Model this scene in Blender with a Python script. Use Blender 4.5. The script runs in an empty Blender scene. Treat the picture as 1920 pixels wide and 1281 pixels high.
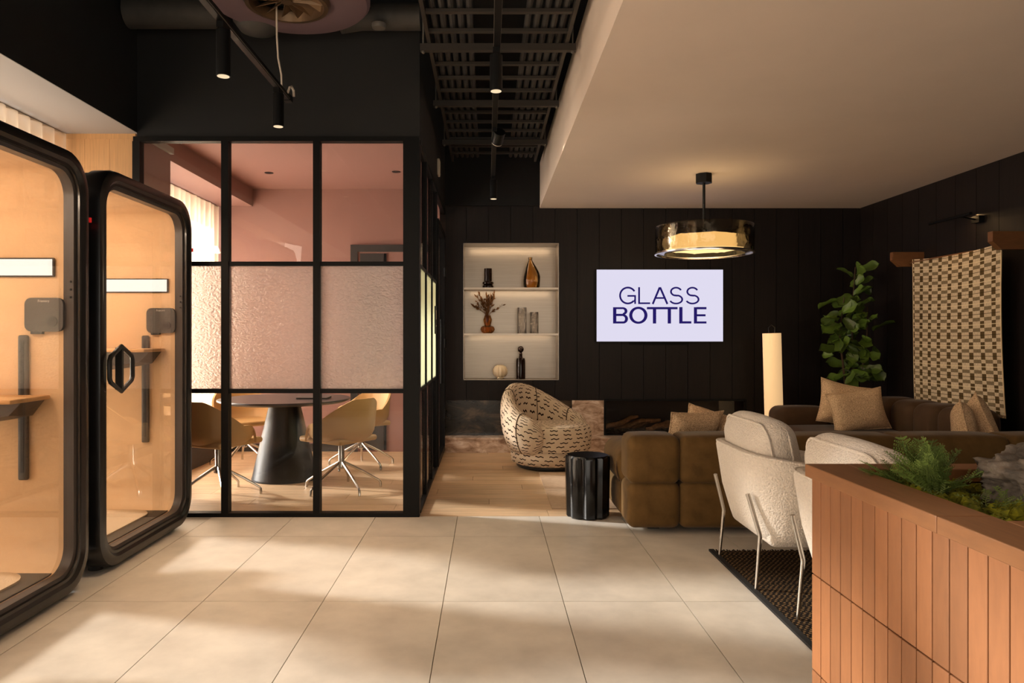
import bpy, math, random
from mathutils import Vector, Matrix, Euler
random.seed(7)
PI = math.pi
S = bpy.context.scene
C = S.collection

# ------------------------------------------------------------------ camera, world, sun, window light, exposure
cam_d = bpy.data.cameras.new('camera'); cam = bpy.data.objects.new('camera', cam_d); C.objects.link(cam)
cam.location = (0, 0, 1.32); cam.rotation_euler = (PI/2, 0, 0)
cam_d.sensor_width = 36; cam_d.lens = 25.5; cam_d.shift_x = 0.0234; cam_d.shift_y = -0.0044
cam_d.clip_start = 0.02; cam_d.clip_end = 200
S.camera = cam
S.view_settings.view_transform = 'Standard'; S.view_settings.look = 'None'
S.view_settings.gamma = 1; S.view_settings.use_curve_mapping = False
S.view_settings.exposure = 0.0
W = bpy.data.worlds.new('world'); S.world = W; W.use_nodes = True
bg = W.node_tree.nodes['Background']; bg.inputs[0].default_value = (1.0, 0.93, 0.85, 1); bg.inputs[1].default_value = 1.0
def add_light(name, kind, loc, energy, color, direction=None, parent=None, **kw):
    d = bpy.data.lights.new(name, kind); d.energy = energy; d.color = color
    for k, v in kw.items(): setattr(d, k, v)
    o = bpy.data.objects.new(name, d); C.objects.link(o); o.location = loc
    if direction is not None: o.rotation_euler = Vector(direction).to_track_quat('-Z', 'Y').to_euler()
    if parent is not None: o.parent = parent
    return o
WARM = (1.0, 0.74, 0.48); DAY = (1.0, 0.95, 0.90)
add_light('sun', 'SUN', (-8, 4, 5), 19.0, (1.0, 0.97, 0.94), (1, -0.27, -0.40), angle=math.radians(5.0))
# daylight entering by the windows of the left facade, plus an added fill lamp behind the camera
add_light('daylight_meeting_window', 'AREA', (-3.52, 7.15, 1.45), 260, DAY, (1, 0, -0.05), shape='RECTANGLE', size=2.3, size_y=2.5)
add_light('daylight_booth_window', 'AREA', (-3.52, 3.8, 1.45), 130, DAY, (1, 0, -0.05), shape='RECTANGLE', size=2.9, size_y=2.5)
add_light('daylight_near_window', 'AREA', (-3.52, 0.6, 1.5), 150, (1.0, 0.86, 0.70), (1, 0.35, -0.1), shape='RECTANGLE', size=2.9, size_y=2.5)
add_light('rear_fill_light', 'AREA', (0.8, -3.25, 1.6), 60, (1.0, 0.86, 0.70), (0, 1, 0), shape='RECTANGLE', size=5.0, size_y=2.2)

# ------------------------------------------------------------------ materials
def lin(c):
    r = []
    for x in c[:3]:
        x = x/255.0
        r.append(x/12.92 if x <= 0.04045 else ((x+0.055)/1.055)**2.4)
    return (r[0], r[1], r[2], 1)
class NT:
    def __init__(s, m): s.t = m.node_tree; s.n = s.t.nodes; s.l = s.t.links
    def new(s, t, **kw):
        n = s.n.new(t)
        for k, v in kw.items(): setattr(n, k, v)
        return n
    def link(s, a, b): s.l.new(a, b)
    def math(s, op, a, b=None, c=None):
        n = s.n.new('ShaderNodeMath'); n.operation = op
        for i, v in enumerate((a, b, c)):
            if v is None: continue
            if isinstance(v, (int, float)): n.inputs[i].default_value = v
            else: s.l.new(v, n.inputs[i])
        return n.outputs[0]
    def mix(s, f, a, b):
        n = s.n.new('ShaderNodeMix'); n.data_type = 'RGBA'
        for i, v in ((0, f), (6, a), (7, b)):
            if isinstance(v, (int, float, tuple)): n.inputs[i].default_value = v
            else: s.l.new(v, n.inputs[i])
        return n.outputs[2]
def newmat(name):
    m = bpy.data.materials.new(name); m.use_nodes = True
    return m, NT(m), m.node_tree.nodes['Principled BSDF']
def scale_col(c, k): return (min(1, c[0]*k), min(1, c[1]*k), min(1, c[2]*k), 1)
def M(name, col, rough=0.5, metal=0.0, var=0.0, vscale=6.0, stretch=(1, 1, 1), bump=0.0, bscale=60.0, rnd=0.0,
      sheen=0.0, coat=0.0, spec=0.5, emit=0.0, emit_col=None, col2=None, sub=0.0, detail=4.0):
    m, t, p = newmat(name)
    base = lin(col)
    p.inputs['Base Color'].default_value = base
    p.inputs['Roughness'].default_value = rough; p.inputs['Metallic'].default_value = metal
    p.inputs['Specular IOR Level'].default_value = spec
    if sheen: p.inputs['Sheen Weight'].default_value = sheen; p.inputs['Sheen Roughness'].default_value = 0.4
    if coat: p.inputs['Coat Weight'].default_value = coat; p.inputs['Coat Roughness'].default_value = 0.08
    if emit:
        p.inputs['Emission Color'].default_value = lin(emit_col or col); p.inputs['Emission Strength'].default_value = emit
    if var or bump or rnd:
        tc = t.new('ShaderNodeTexCoord'); vec = tc.outputs['Object']
        if rnd:
            oi = t.new('ShaderNodeObjectInfo')
            va = t.new('ShaderNodeVectorMath', operation='ADD'); t.link(vec, va.inputs[0])
            cx = t.new('ShaderNodeCombineXYZ'); r100 = t.math('MULTIPLY', oi.outputs['Random'], 57.0)
            for i in range(3): t.link(r100, cx.inputs[i])
            t.link(cx.outputs[0], va.inputs[1]); vec = va.outputs[0]
        mp = t.new('ShaderNodeMapping'); mp.inputs['Scale'].default_value = stretch; t.link(vec, mp.inputs['Vector'])
        colout = None
        if var:
            nz = t.new('ShaderNodeTexNoise'); nz.inputs['Scale'].default_value = vscale; nz.inputs['Detail'].default_value = detail
            nz.inputs['Roughness'].default_value = 0.6; t.link(mp.outputs[0], nz.inputs['Vector'])
            rp = t.new('ShaderNodeMapRange'); rp.inputs[1].default_value = 0.3; rp.inputs[2].default_value = 0.7; t.link(nz.outputs[0], rp.inputs[0])
            a = scale_col(base, 1-var); b = lin(col2) if col2 else scale_col(base, 1+var)
            colout = t.mix(rp.outputs[0], a, b)
        if rnd:
            k = t.math('MULTIPLY_ADD', oi.outputs['Random'], 2*rnd, 1-rnd)
            cc = t.new('ShaderNodeVectorMath', operation='SCALE')
            if colout is None: cc.inputs[0].default_value = base[:3]
            else: t.link(colout, cc.inputs[0])
            t.link(k, cc.inputs['Scale']); colout = cc.outputs[0]
        if colout is not None: t.link(colout, p.inputs['Base Color'])
        if bump:
            nb = t.new('ShaderNodeTexNoise'); nb.inputs['Scale'].default_value = bscale; nb.inputs['Detail'].default_value = 3
            t.link(mp.outputs[0], nb.inputs['Vector'])
            bp = t.new('ShaderNodeBump'); bp.inputs['Strength'].default_value = bump; bp.inputs['Distance'].default_value = 0.01
            t.link(nb.outputs[0], bp.inputs['Height']); t.link(bp.outputs[0], p.inputs['Normal'])
    return m
def glass(name, tint=(1, 1, 1), gloss=1.0, rough=0.0, ior=1.45, bump=0.0, bscale=20):
    m, t, p = newmat(name); t.n.remove(p)
    out = t.n['Material Output']
    tr = t.new('ShaderNodeBsdfTransparent'); tr.inputs[0].default_value = (*tint, 1)
    gl = t.new('ShaderNodeBsdfGlossy'); gl.inputs['Roughness'].default_value = rough
    fr = t.new('ShaderNodeFresnel'); fr.inputs[0].default_value = ior
    mx = t.new('ShaderNodeMixShader'); t.link(t.math('MULTIPLY', fr.outputs[0], gloss), mx.inputs[0])
    t.link(tr.outputs[0], mx.inputs[1]); t.link(gl.outputs[0], mx.inputs[2]); t.link(mx.outputs[0], out.inputs[0])
    if bump:
        tc = t.new('ShaderNodeTexCoord'); nz = t.new('ShaderNodeTexNoise'); nz.inputs['Scale'].default_value = bscale
        t.link(tc.outputs['Object'], nz.inputs['Vector'])
        bp = t.new('ShaderNodeBump'); bp.inputs['Strength'].default_value = bump; bp.inputs['Distance'].default_value = 0.02
        t.link(nz.outputs[0], bp.inputs['Height']); t.link(bp.outputs[0], gl.inputs['Normal']); t.link(bp.outputs[0], fr.inputs['Normal'])
    return m
def sheer(name, col, clear=0.4):
    m, t, p = newmat(name); t.n.remove(p); out = t.n['Material Output']
    tr = t.new('ShaderNodeBsdfTransparent'); tl = t.new('ShaderNodeBsdfTranslucent'); df = t.new('ShaderNodeBsdfDiffuse')
    tl.inputs[0].default_value = lin(col); df.inputs[0].default_value = lin(col)
    a = t.new('ShaderNodeMixShader'); a.inputs[0].default_value = 0.6; t.link(df.outputs[0], a.inputs[1]); t.link(tl.outputs[0], a.inputs[2])
    b = t.new('ShaderNodeMixShader'); b.inputs[0].default_value = clear; t.link(a.outputs[0], b.inputs[1]); t.link(tr.outputs[0], b.inputs[2])
    t.link(b.outputs[0], out.inputs[0]); return m
def textured_glass(name, col):
    m, t, p = newmat(name); t.n.remove(p); out = t.n['Material Output']
    tc = t.new('ShaderNodeTexCoord'); vo = t.new('ShaderNodeTexVoronoi'); vo.inputs['Scale'].default_value = 70; vo.feature = 'SMOOTH_F1'
    mp = t.new('ShaderNodeMapping'); mp.inputs['Scale'].default_value = (0.8, 1, 1.25)
    nz = t.new('ShaderNodeTexNoise'); nz.inputs['Scale'].default_value = 30; t.link(tc.outputs['Object'], nz.inputs['Vector'])
    va = t.new('ShaderNodeVectorMath', operation='MULTIPLY_ADD'); t.link(nz.outputs['Color'], va.inputs[0]); va.inputs[1].default_value = (.03, .03, .03)
    t.link(tc.outputs['Object'], va.inputs[2]); t.link(va.outputs[0], mp.inputs['Vector']); t.link(mp.outputs[0], vo.inputs['Vector'])
    bp = t.new('ShaderNodeBump'); bp.inputs['Strength'].default_value = 0.55; bp.inputs['Distance'].default_value = 0.012; t.link(vo.outputs[0], bp.inputs['Height'])
    fac = t.math('MULTIPLY', vo.outputs[0], 1.5); cc = t.mix(fac, lin(col), scale_col(lin(col), 0.62))
    tl = t.new('ShaderNodeBsdfTranslucent'); t.link(cc, tl.inputs[0]); t.link(bp.outputs[0], tl.inputs['Normal'])
    df = t.new('ShaderNodeBsdfDiffuse'); t.link(cc, df.inputs[0]); t.link(bp.outputs[0], df.inputs['Normal'])
    rf = t.new('ShaderNodeBsdfRefraction'); rf.inputs[0].default_value = (0.95, 0.92, 0.92, 1); rf.inputs['Roughness'].default_value = 0.5; rf.inputs['IOR'].default_value = 1.2; t.link(bp.outputs[0], rf.inputs['Normal'])
    gl = t.new('ShaderNodeBsdfGlossy'); gl.inputs['Roughness'].default_value = 0.3; t.link(bp.outputs[0], gl.inputs['Normal'])
    a = t.new('ShaderNodeMixShader'); a.inputs[0].default_value = 0.25; t.link(tl.outputs[0], a.inputs[1]); t.link(df.outputs[0], a.inputs[2])
    b = t.new('ShaderNodeMixShader'); b.inputs[0].default_value = 0.62; t.link(a.outputs[0], b.inputs[1]); t.link(rf.outputs[0], b.inputs[2])
    c = t.new('ShaderNodeMixShader'); c.inputs[0].default_value = 0.12; t.link(b.outputs[0], c.inputs[1]); t.link(gl.outputs[0], c.inputs[2])
    t.link(c.outputs[0], out.inputs[0]); return m
def emission(name, col, k):
    m, t, p = newmat(name); t.n.remove(p); e = t.new('ShaderNodeEmission'); e.inputs[0].default_value = lin(col); e.inputs[1].default_value = k
    t.link(e.outputs[0], t.n['Material Output'].inputs[0]); return m
def squiggle(name):
    m, t, p = newmat(name); p.inputs['Roughness'].default_value = 0.95; p.inputs['Specular IOR Level'].default_value = 0.1
    uv = t.new('ShaderNodeUVMap'); sp = t.new('ShaderNodeSeparateXYZ'); t.link(uv.outputs[0], sp.inputs[0])
    u, v = sp.outputs[0], sp.outputs[1]
    zig = t.math('PINGPONG', t.math('MULTIPLY', u, 42.0), 1.0)
    vv = t.math('ADD', t.math('DIVIDE', v, 0.040), t.math('MULTIPLY', zig, 0.22))
    row = t.math('FLOOR', vv)
    wn = t.new('ShaderNodeTexWhiteNoise', noise_dimensions='1D'); t.link(row, wn.inputs['W'])
    uu = t.math('ADD', t.math('DIVIDE', u, 0.135), t.math('MULTIPLY', wn.outputs[0], 3.7))
    a = t.math('LESS_THAN', t.math('FRACT', uu), 0.60)
    b = t.math('LESS_THAN', t.math('ABSOLUTE', t.math('SUBTRACT', t.math('FRACT', vv), 0.5)), 0.13)
    f = t.math('MULTIPLY', a, b)
    t.link(t.mix(f, lin((212, 192, 168)), lin((46, 28, 22))), p.inputs['Base Color'])
    nz = t.new('ShaderNodeTexNoise'); nz.inputs['Scale'].default_value = 150; tc = t.new('ShaderNodeTexCoord'); t.link(tc.outputs['Object'], nz.inputs['Vector'])
    bp = t.new('ShaderNodeBump'); bp.inputs['Strength'].default_value = 0.2; bp.inputs['Distance'].default_value = 0.005; t.link(nz.outputs[0], bp.inputs['Height']); t.link(bp.outputs[0], p.inputs['Normal'])
    return m
def overshot(name):
    m, t, p = newmat(name); p.inputs['Roughness'].default_value = 0.95; p.inputs['Specular IOR Level'].default_value = 0.1
    uv = t.new('ShaderNodeUVMap'); sp = t.new('ShaderNodeSeparateXYZ'); t.link(uv.outputs[0], sp.inputs[0])
    u = t.math('MULTIPLY', sp.outputs[0], 8.65); v = t.math('MULTIPLY', sp.outputs[1], 15.5)
    fu = t.math('FRACT', t.math('ADD', u, 0.2)); fv = t.math('FRACT', v)
    wu = t.math('LESS_THAN', fu, 0.64); wv = t.math('LESS_THAN', fv, 0.66)
    x = t.math('ABSOLUTE', t.math('SUBTRACT', wu, wv))
    thin_v = t.math('LESS_THAN', t.math('ABSOLUTE', t.math('SUBTRACT', t.math('FRACT', t.math('MULTIPLY', v, 0.5)), 0.165)), 0.016)
    thin_d = t.math('LESS_THAN', t.math('ABSOLUTE', t.math('SUBTRACT', t.math('FRACT', t.math('MULTIPLY', v, 0.5)), 0.665)), 0.016)
    weave = t.new('ShaderNodeTexNoise'); weave.inputs['Scale'].default_value = 1.0
    mp = t.new('ShaderNodeMapping'); mp.inputs['Scale'].default_value = (150, 60, 1); t.link(uv.outputs[0], mp.inputs[0]); t.link(mp.outputs[0], weave.inputs[0])
    cream = t.mix(weave.outputs[0], lin((146, 128, 104)), lin((240, 220, 188)))
    olive = t.mix(weave.outputs[0], lin((78, 62, 36)), lin((96, 78, 50)))
    mid = t.mix(0.22, olive, cream); c = t.mix(x, cream, t.mix(wu, olive, mid))
    c = t.mix(thin_v, c, lin((222, 205, 170))); c = t.mix(t.math('MULTIPLY', thin_d, 0.8), c, lin((60, 48, 28)))
    ue = t.math('LESS_THAN', t.math('SUBTRACT', 0.5, t.math('ABSOLUTE', t.math('SUBTRACT', sp.outputs[0], 0.5))), 0.008)
    c = t.mix(ue, c, lin((228, 205, 165)))
    t.link(c, p.inputs['Base Color']); return m
def dark_weave(name):
    m, t, p = newmat(name); p.inputs['Roughness'].default_value = 1.0; p.inputs['Specular IOR Level'].default_value = 0.1
    tc = t.new('ShaderNodeTexCoord'); sp = t.new('ShaderNodeSeparateXYZ'); t.link(tc.outputs['Object'], sp.inputs[0])
    row = t.math('FLOOR', t.math('MULTIPLY', sp.outputs[1], 52.0))
    wn = t.new('ShaderNodeTexWhiteNoise', noise_dimensions='1D'); t.link(row, wn.inputs['W'])
    off = t.math('MULTIPLY', t.math('MODULO', t.math('ABSOLUTE', row), 2.0), 0.5)
    fx = t.math('FRACT', t.math('ADD', t.math('ADD', t.math('MULTIPLY', sp.outputs[0], 36.0), off), t.math('MULTIPLY', wn.outputs[0], 0.25)))
    a = t.math('LESS_THAN', fx, 0.42)
    fy = t.math('FRACT', t.math('MULTIPLY', sp.outputs[1], 52.0)); b = t.math('LESS_THAN', fy, 0.72)
    nz = t.new('ShaderNodeTexNoise'); nz.inputs['Scale'].default_value = 90; t.link(tc.outputs['Object'], nz.inputs[0])
    f = t.math('MULTIPLY', t.math('MULTIPLY', a, b), t.math('GREATER_THAN', nz.outputs[0], 0.42))
    t.link(t.mix(f, lin((30, 24, 20)), lin((124, 98, 66))), p.inputs['Base Color'])
    bp = t.new('ShaderNodeBump'); bp.inputs['Strength'].default_value = 0.8; bp.inputs['Distance'].default_value = 0.01; t.link(f, bp.inputs['Height']); t.link(bp.outputs[0], p.inputs['Normal'])
    return m
def marble(name, c1, c2, c3, sc=2.0):
    m, t, p = newmat(name); p.inputs['Roughness'].default_value = 0.18
    tc = t.new('ShaderNodeTexCoord'); n1 = t.new('ShaderNodeTexNoise'); n1.inputs['Scale'].default_value = sc; n1.inputs['Detail'].default_value = 10; n1.inputs['Roughness'].default_value = 0.68; n1.inputs['Distortion'].default_value = 0.8
    mp = t.new('ShaderNodeMapping'); mp.inputs['Rotation'].default_value = (0, 0.5, 0); mp.inputs['Scale'].default_value = (1, 1, 2.2)
    t.link(tc.outputs['Object'], mp.inputs[0]); t.link(mp.outputs[0], n1.inputs[0])
    r = t.new('ShaderNodeValToRGB'); e = r.color_ramp.elements
    e[0].position = 0.36; e[0].color = lin(c1); e[1].position = 0.62; e[1].color = lin(c2)
    x = e.new(0.50); x.color = lin(c3)
    t.link(n1.outputs[0], r.inputs[0]); t.link(r.outputs[0], p.inputs['Base Color']); return m

MT = dict(
    tile=M('floor_tile', (208, 201, 190), 0.42, var=0.13, vscale=4.0, rnd=0.03, detail=10),
    grout=M('grout', (150, 140, 125), 0.9),
    oak_floor=M('oak_floor', (200, 168, 132), 0.42, var=0.22, vscale=5, stretch=(0.6, 9, 1), rnd=0.10, detail=7),
    darkboard=M('dark_timber_board', (23, 16, 13), 0.5, var=0.35, vscale=8, stretch=(6, 6, 0.35), rnd=0.10, spec=0.3),
    boardgap=M('board_gap_brown', (50, 36, 29), 0.7),
    blackpaint=M('black_paint', (22, 22, 21), 0.75, var=0.05, vscale=2),
    voidblack=M('black_void_paint', (13, 13, 13), 0.85),
    white=M('white_plaster', (214, 196, 180), 0.85, var=0.03, vscale=1.5),
    greyceil=M('grey_white_soffit', (178, 172, 166), 0.85),
    pink=M('terracotta_pink_paint', (148, 108, 98), 0.7, var=0.03, vscale=2),
    steel=M('black_steel', (7, 7, 7), 0.5, spec=0.2),
    clear=glass('clear_glass', (0.97, 0.965, 0.95), 0.6),
    boothglass=glass('booth_glass', (0.97, 0.96, 0.94), 0.30),
    winglass=glass('window_glass', (0.97, 0.97, 0.97), 0.7),
    frost=textured_glass('textured_glass', (236, 218, 210)),
    film=sheer('frosted_film', (236, 240, 216), 0.05),
    curtain=sheer('sheer_curtain', (238, 214, 184), 0.38),
    booth_shell=M('booth_black_felt', (22, 21, 20), 0.6, bump=0.15, bscale=200),
    booth_frame=M('booth_black_frame', (16, 14, 13), 0.32, coat=0.25),
    booth_seal=M('booth_grey_reveal', (60, 53, 49), 0.4),
    booth_lining=M('booth_tan_felt', (212, 176, 136), 0.85, var=0.06, vscale=7, bump=0.15, bscale=45),
    charcoal=M('charcoal_plastic', (62, 57, 52), 0.5),
    blackplastic=M('black_plastic', (18, 17, 16), 0.45),
    wood_light=M('light_oak_veneer', (214, 166, 112), 0.5, var=0.10, vscale=9, stretch=(14, 14, 0.5)),
    wood_desk=M('desk_oak', (206, 160, 108), 0.45, var=0.10, vscale=9, stretch=(1, 12, 1)),
    carpet=M('booth_carpet', (190, 158, 120), 0.95, var=0.12, vscale=70, bump=0.5, bscale=180),
    lightbar=emission('light_bar_glow', (255, 246, 232), 1.6),
    red=M('red_indicator', (200, 30, 30), 0.4, emit=0.5),
    spotglow=emission('spot_lamp_glow', (255, 226, 184), 1.0),
    velvet=M('olive_velvet', (98, 74, 40), 0.75, var=0.26, vscale=7, sheen=0.12, spec=0.15, bump=0.08, bscale=200),
    velvet_dark=M('brown_velvet', (70, 50, 32), 0.75, var=0.14, vscale=9, sheen=0.1, spec=0.2),
    boucle=M('white_boucle', (222, 212, 200), 0.95, var=0.07, vscale=60, bump=0.9, bscale=110, sheen=0.3, spec=0.2),
    chrome=M('satin_chrome', (200, 194, 186), 0.22, metal=1.0),
    speckle=M('speckled_tan_weave', (172, 130, 90), 0.95, var=0.45, vscale=160, col2=(240, 208, 168), bump=0.4, bscale=170),
    squig=squiggle('squiggle_boucle'),
    overshot=overshot('overshot_weave'),
    darkrug=dark_weave('dark_rug_weave'),
    rugtrim=M('rug_black_binding', (18, 15, 14), 0.95),
    beigerug=M('beige_ribbed_rug', (190, 162, 134), 0.95, var=0.15, vscale=40, stretch=(0.5, 4, 1)),
    gloss_black=M('gloss_black_ceramic', (5, 5, 5), 0.18, coat=0.2, spec=0.35),
    terracotta=M('terracotta_tile', (138, 90, 54), 0.55, var=0.08, vscale=30, stretch=(1, 2, 0.4), rnd=0.16),
    tilegrout=M('planter_grout', (92, 56, 42), 0.9),
    rimwood=M('rim_oak', (132, 88, 52), 0.5, var=0.12, vscale=10, stretch=(8, 0.8, 4), rnd=0.05),
    bracketwood=M('bracket_oak', (104, 66, 34), 0.5, var=0.15, vscale=10, stretch=(1, 6, 6)),
    soil=M('dark_soil', (26, 20, 14), 1.0, var=0.3, vscale=50),
    moss=M('moss_green', (80, 88, 14), 0.95, var=0.55, vscale=30, col2=(150, 146, 22)),
    fern=M('fern_green', (92, 112, 44), 0.7, var=0.3, vscale=12, rnd=0.25),
    fern2=M('small_leaf_green', (116, 132, 66), 0.6, var=0.2, vscale=12, rnd=0.25),
    rock=M('grey_rock', (52, 45, 40), 0.85, var=0.65, vscale=16, col2=(132, 120, 108), bump=1.0, bscale=30, detail=8),
    leaf=M('fig_leaf_green', (84, 108, 40), 0.38, var=0.25, vscale=14, rnd=0.5),
    bark=M('brown_bark', (70, 52, 36), 0.9, var=0.2, vscale=30),
    potgrey=M('grey_ribbed_pot', (96, 88, 80), 0.7),
    paper=M('warm_paper_shade', (240, 214, 170), 0.9, emit=0.55, emit_col=(255, 208, 150)),
    smoke=glass('smoked_glass', (0.80, 0.72, 0.60), 0.9, bump=0.25, bscale=14),
    pendglow=emission('pendant_glow', (255, 214, 146), 1.5),
    metalliner=M('brushed_metal_lining', (166, 154, 140), 0.30, metal=0.75, var=0.10, vscale=5, stretch=(0.4, 1, 40)),
    shelfglass=M('pale_metal_shelf', (214, 200, 182), 0.3, metal=0.3),
    amber=glass('amber_glass', (0.90, 0.68, 0.36), 1.3, 0.03),
    amber2=glass('amber_ribbed_glass', (0.84, 0.54, 0.24), 1.3, 0.05),
    darkglass=M('dark_brown_glass', (30, 13, 8), 0.10, spec=0.35),
    dried=M('dried_flower_brown', (104, 66, 26), 0.9, var=0.3, vscale=40),
    cutglass=glass('clear_cut_glass', (0.98, 0.96, 0.94), 3.0, 0.06, bump=0.6, bscale=40),
    cream=M('cream_ceramic', (240, 220, 186), 0.4),
    marble_dark=marble('dark_marble', (22, 22, 20), (92, 78, 62), (44, 40, 34), 2.2),
    marble_light=marble('pink_marble', (150, 120, 98), (238, 222, 206), (206, 178, 154), 5.0),
    fireblack=M('firebox_brown', (44, 30, 22), 0.4),
    log=M('charred_log', (128, 90, 60), 0.9, var=0.5, vscale=20, stretch=(1, 1, 1), bump=0.6, bscale=40),
    screen=emission('display_glow', (226, 222, 243), 0.98),
    ink=emission('display_navy', (38, 28, 104), 0.9),
    shell_chair=M('tan_chair_shell', (190, 150, 96), 0.5, var=0.04, vscale=4),
    tabletop=M('table_top_dark', (52, 45, 43), 0.4),
    cone=M('table_cone_black', (9, 8, 8), 0.35, spec=0.3),
    galv=M('galvanised_grey', (112, 106, 98), 0.55, metal=0.3),
    tray=M('tray_dark_steel', (58, 53, 48), 0.5, metal=0.3),
    cable=M('grey_cable', (50, 47, 44), 0.6),
    duct=M('grey_duct', (66, 63, 58), 0.6, var=0.15, vscale=12),
    mauve=M('mauve_diffuser', (104, 84, 88), 0.5),
    bronze=M('bronze_swirl', (120, 96, 72), 0.35, metal=0.7),
    ivory=M('ivory_plastic', (212, 198, 180), 0.5),
    darkdoor=M('dark_grey_door', (52, 48, 46), 0.5),
    letter=M('pale_print', (214, 206, 196), 0.6),
)

# ------------------------------------------------------------------ mesh builder
class MB:
    def __init__(s): s.v = []; s.f = []; s.uv = []
    def add(s, vs, fs, uvs=None):
        o = len(s.v); s.v += [tuple(p) for p in vs]; s.f += [tuple(i+o for i in f) for f in fs]
        if uvs: s.uv += list(uvs)
        return s
    def box(s, x0, x1, y0, y1, z0, z1):
        return s.add([(x0,y0,z0),(x1,y0,z0),(x1,y1,z0),(x0,y1,z0),(x0,y0,z1),(x1,y0,z1),(x1,y1,z1),(x0,y1,z1)],
              [(0,3,2,1),(4,5,6,7),(0,1,5,4),(1,2,6,5),(2,3,7,6),(3,0,4,7)])
    def rbox(s, c, size, r, m=3, nb=3, bulge=(0,0,0), rot=None):
        h = [x/2 for x in size]; r = min(r, *[x*0.999 for x in h])
        ax = []
        for k in range(3):
            a = [-h[k]+r*i/m for i in range(m+1)]; L = 2*(h[k]-r)
            a += [-h[k]+r+L*i/nb for i in range(1, nb)] if L > 1e-4 else []
            a += [h[k]-r+r*i/m for i in range(0, m+1)] if L > 1e-4 else [h[k]-r+r*i/m for i in range(1, m+1)]
            ax.append(a)
        idx = {}; vs = []; fs = []
        def vert(p):
            key = tuple(round(q, 6) for q in p)
            if key not in idx:
                q = [max(-(h[k]-r), min(h[k]-r, p[k])) for k in range(3)]
                d = Vector(p)-Vector(q); n = d.length
                pt = Vector(q)+d*(r/n if n > 1e-9 else 0)
                t = [pt[k]/h[k] for k in range(3)]
                for k in range(3):
                    if bulge[k]:
                        o1, o2 = (k+1) % 3, (k+2) % 3
                        pt[k] += math.copysign(bulge[k]*abs(t[k])**3*max(0, 1-t[o1]**2)*max(0, 1-t[o2]**2), t[k])
                if rot is not None: pt = rot @ pt
                idx[key] = len(vs); vs.append(pt+Vector(c))
            return idx[key]
        for k in range(3):
            a, b = (k+1) % 3, (k+2) % 3
            for sg in (-1, 1):
                for i in range(len(ax[a])-1):
                    for j in range(len(ax[b])-1):
                        q = []
                        for (ii, jj) in ((i, j), (i+1, j), (i+1, j+1), (i, j+1)):
                            p = [0, 0, 0]; p[k] = sg*h[k]; p[a] = ax[a][ii]; p[b] = ax[b][jj]; q.append(vert(p))
                        fs.append(q if sg > 0 else q[::-1])
        return s.add(vs, fs)
    def tube(s, pts, r, n=8, closed=False):
        pts = [Vector(p) for p in pts]; N = len(pts)
        rs = r if isinstance(r, (list, tuple)) else [r]*N
        vs = []; fs = []; prev = None
        for i, p in enumerate(pts):
            if closed: d = pts[(i+1) % N]-pts[i-1]
            else: d = pts[min(i+1, N-1)]-pts[max(i-1, 0)]
            d.normalize()
            if prev is None:
                u = d.orthogonal().normalized()
            else:
                u = prev-d*prev.dot(d)
                if u.length < 1e-6: u = d.orthogonal()
                u.normalize()
            prev = u; w = d.cross(u)
            for k in range(n):
                a = 2*PI*k/n; vs.append(p+(u*math.cos(a)+w*math.sin(a))*rs[i])
        for i in range(N if closed else N-1):
            j = (i+1) % N
            for k in range(n):
                fs.append((i*n+k, i*n+(k+1) % n, j*n+(k+1) % n, j*n+k))
        if not closed:
            fs.append(tuple(range(n))[::-1]); fs.append(tuple((N-1)*n+k for k in range(n)))
        return s.add(vs, fs)
    def lathe(s, prof, n=24, c=(0,0,0), flute=None, cap=True):
        vs = []; fs = []; N = len(prof)
        for (r, z) in prof:
            for k in range(n):
                a = 2*PI*k/n; rr = r*(flute(a) if flute else 1)
                vs.append((c[0]+rr*math.cos(a), c[1]+rr*math.sin(a), c[2]+z))
        for i in range(N-1):
            for k in range(n): fs.append((i*n+k, i*n+(k+1) % n, (i+1)*n+(k+1) % n, (i+1)*n+k))
        if cap:
            fs.append(tuple(range(n))[::-1]); fs.append(tuple((N-1)*n+k for k in range(n)))
        return s.add(vs, fs)
    def loops(s, loops, close_u=True, close_v=False, caps=False, uvs=None):
        n = len(loops[0]); N = len(loops); vs = [p for l in loops for p in l]; fs = []
        for i in range(N if close_v else N-1):
            j = (i+1) % N
            for k in range(n if close_u else n-1): fs.append((i*n+k, i*n+(k+1) % n, j*n+(k+1) % n, j*n+k))
        if caps: fs.append(tuple(range(n))[::-1]); fs.append(tuple((N-1)*n+k for k in range(n)))
        return s.add(vs, fs, uvs)
    def prism(s, poly, fn0, fn1):
        n = len(poly); vs = [fn0(p) for p in poly]+[fn1(p) for p in poly]
        fs = [tuple(range(n))[::-1], tuple(range(n, 2*n))]+[(k, (k+1) % n, n+(k+1) % n, n+k) for k in range(n)]
        return s.add(vs, fs)
    def grid(s, fn, nu, nv, uv=None):
        vs = []; us = []
        for j in range(nv+1):
            for i in range(nu+1):
                vs.append(fn(i/nu, j/nv)); us.append(uv(i/nu, j/nv) if uv else (i/nu, j/nv))
        fs = [(j*(nu+1)+i, j*(nu+1)+i+1, (j+1)*(nu+1)+i+1, (j+1)*(nu+1)+i) for j in range(nv) for i in range(nu)]
        return s.add(vs, fs, us)
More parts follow.
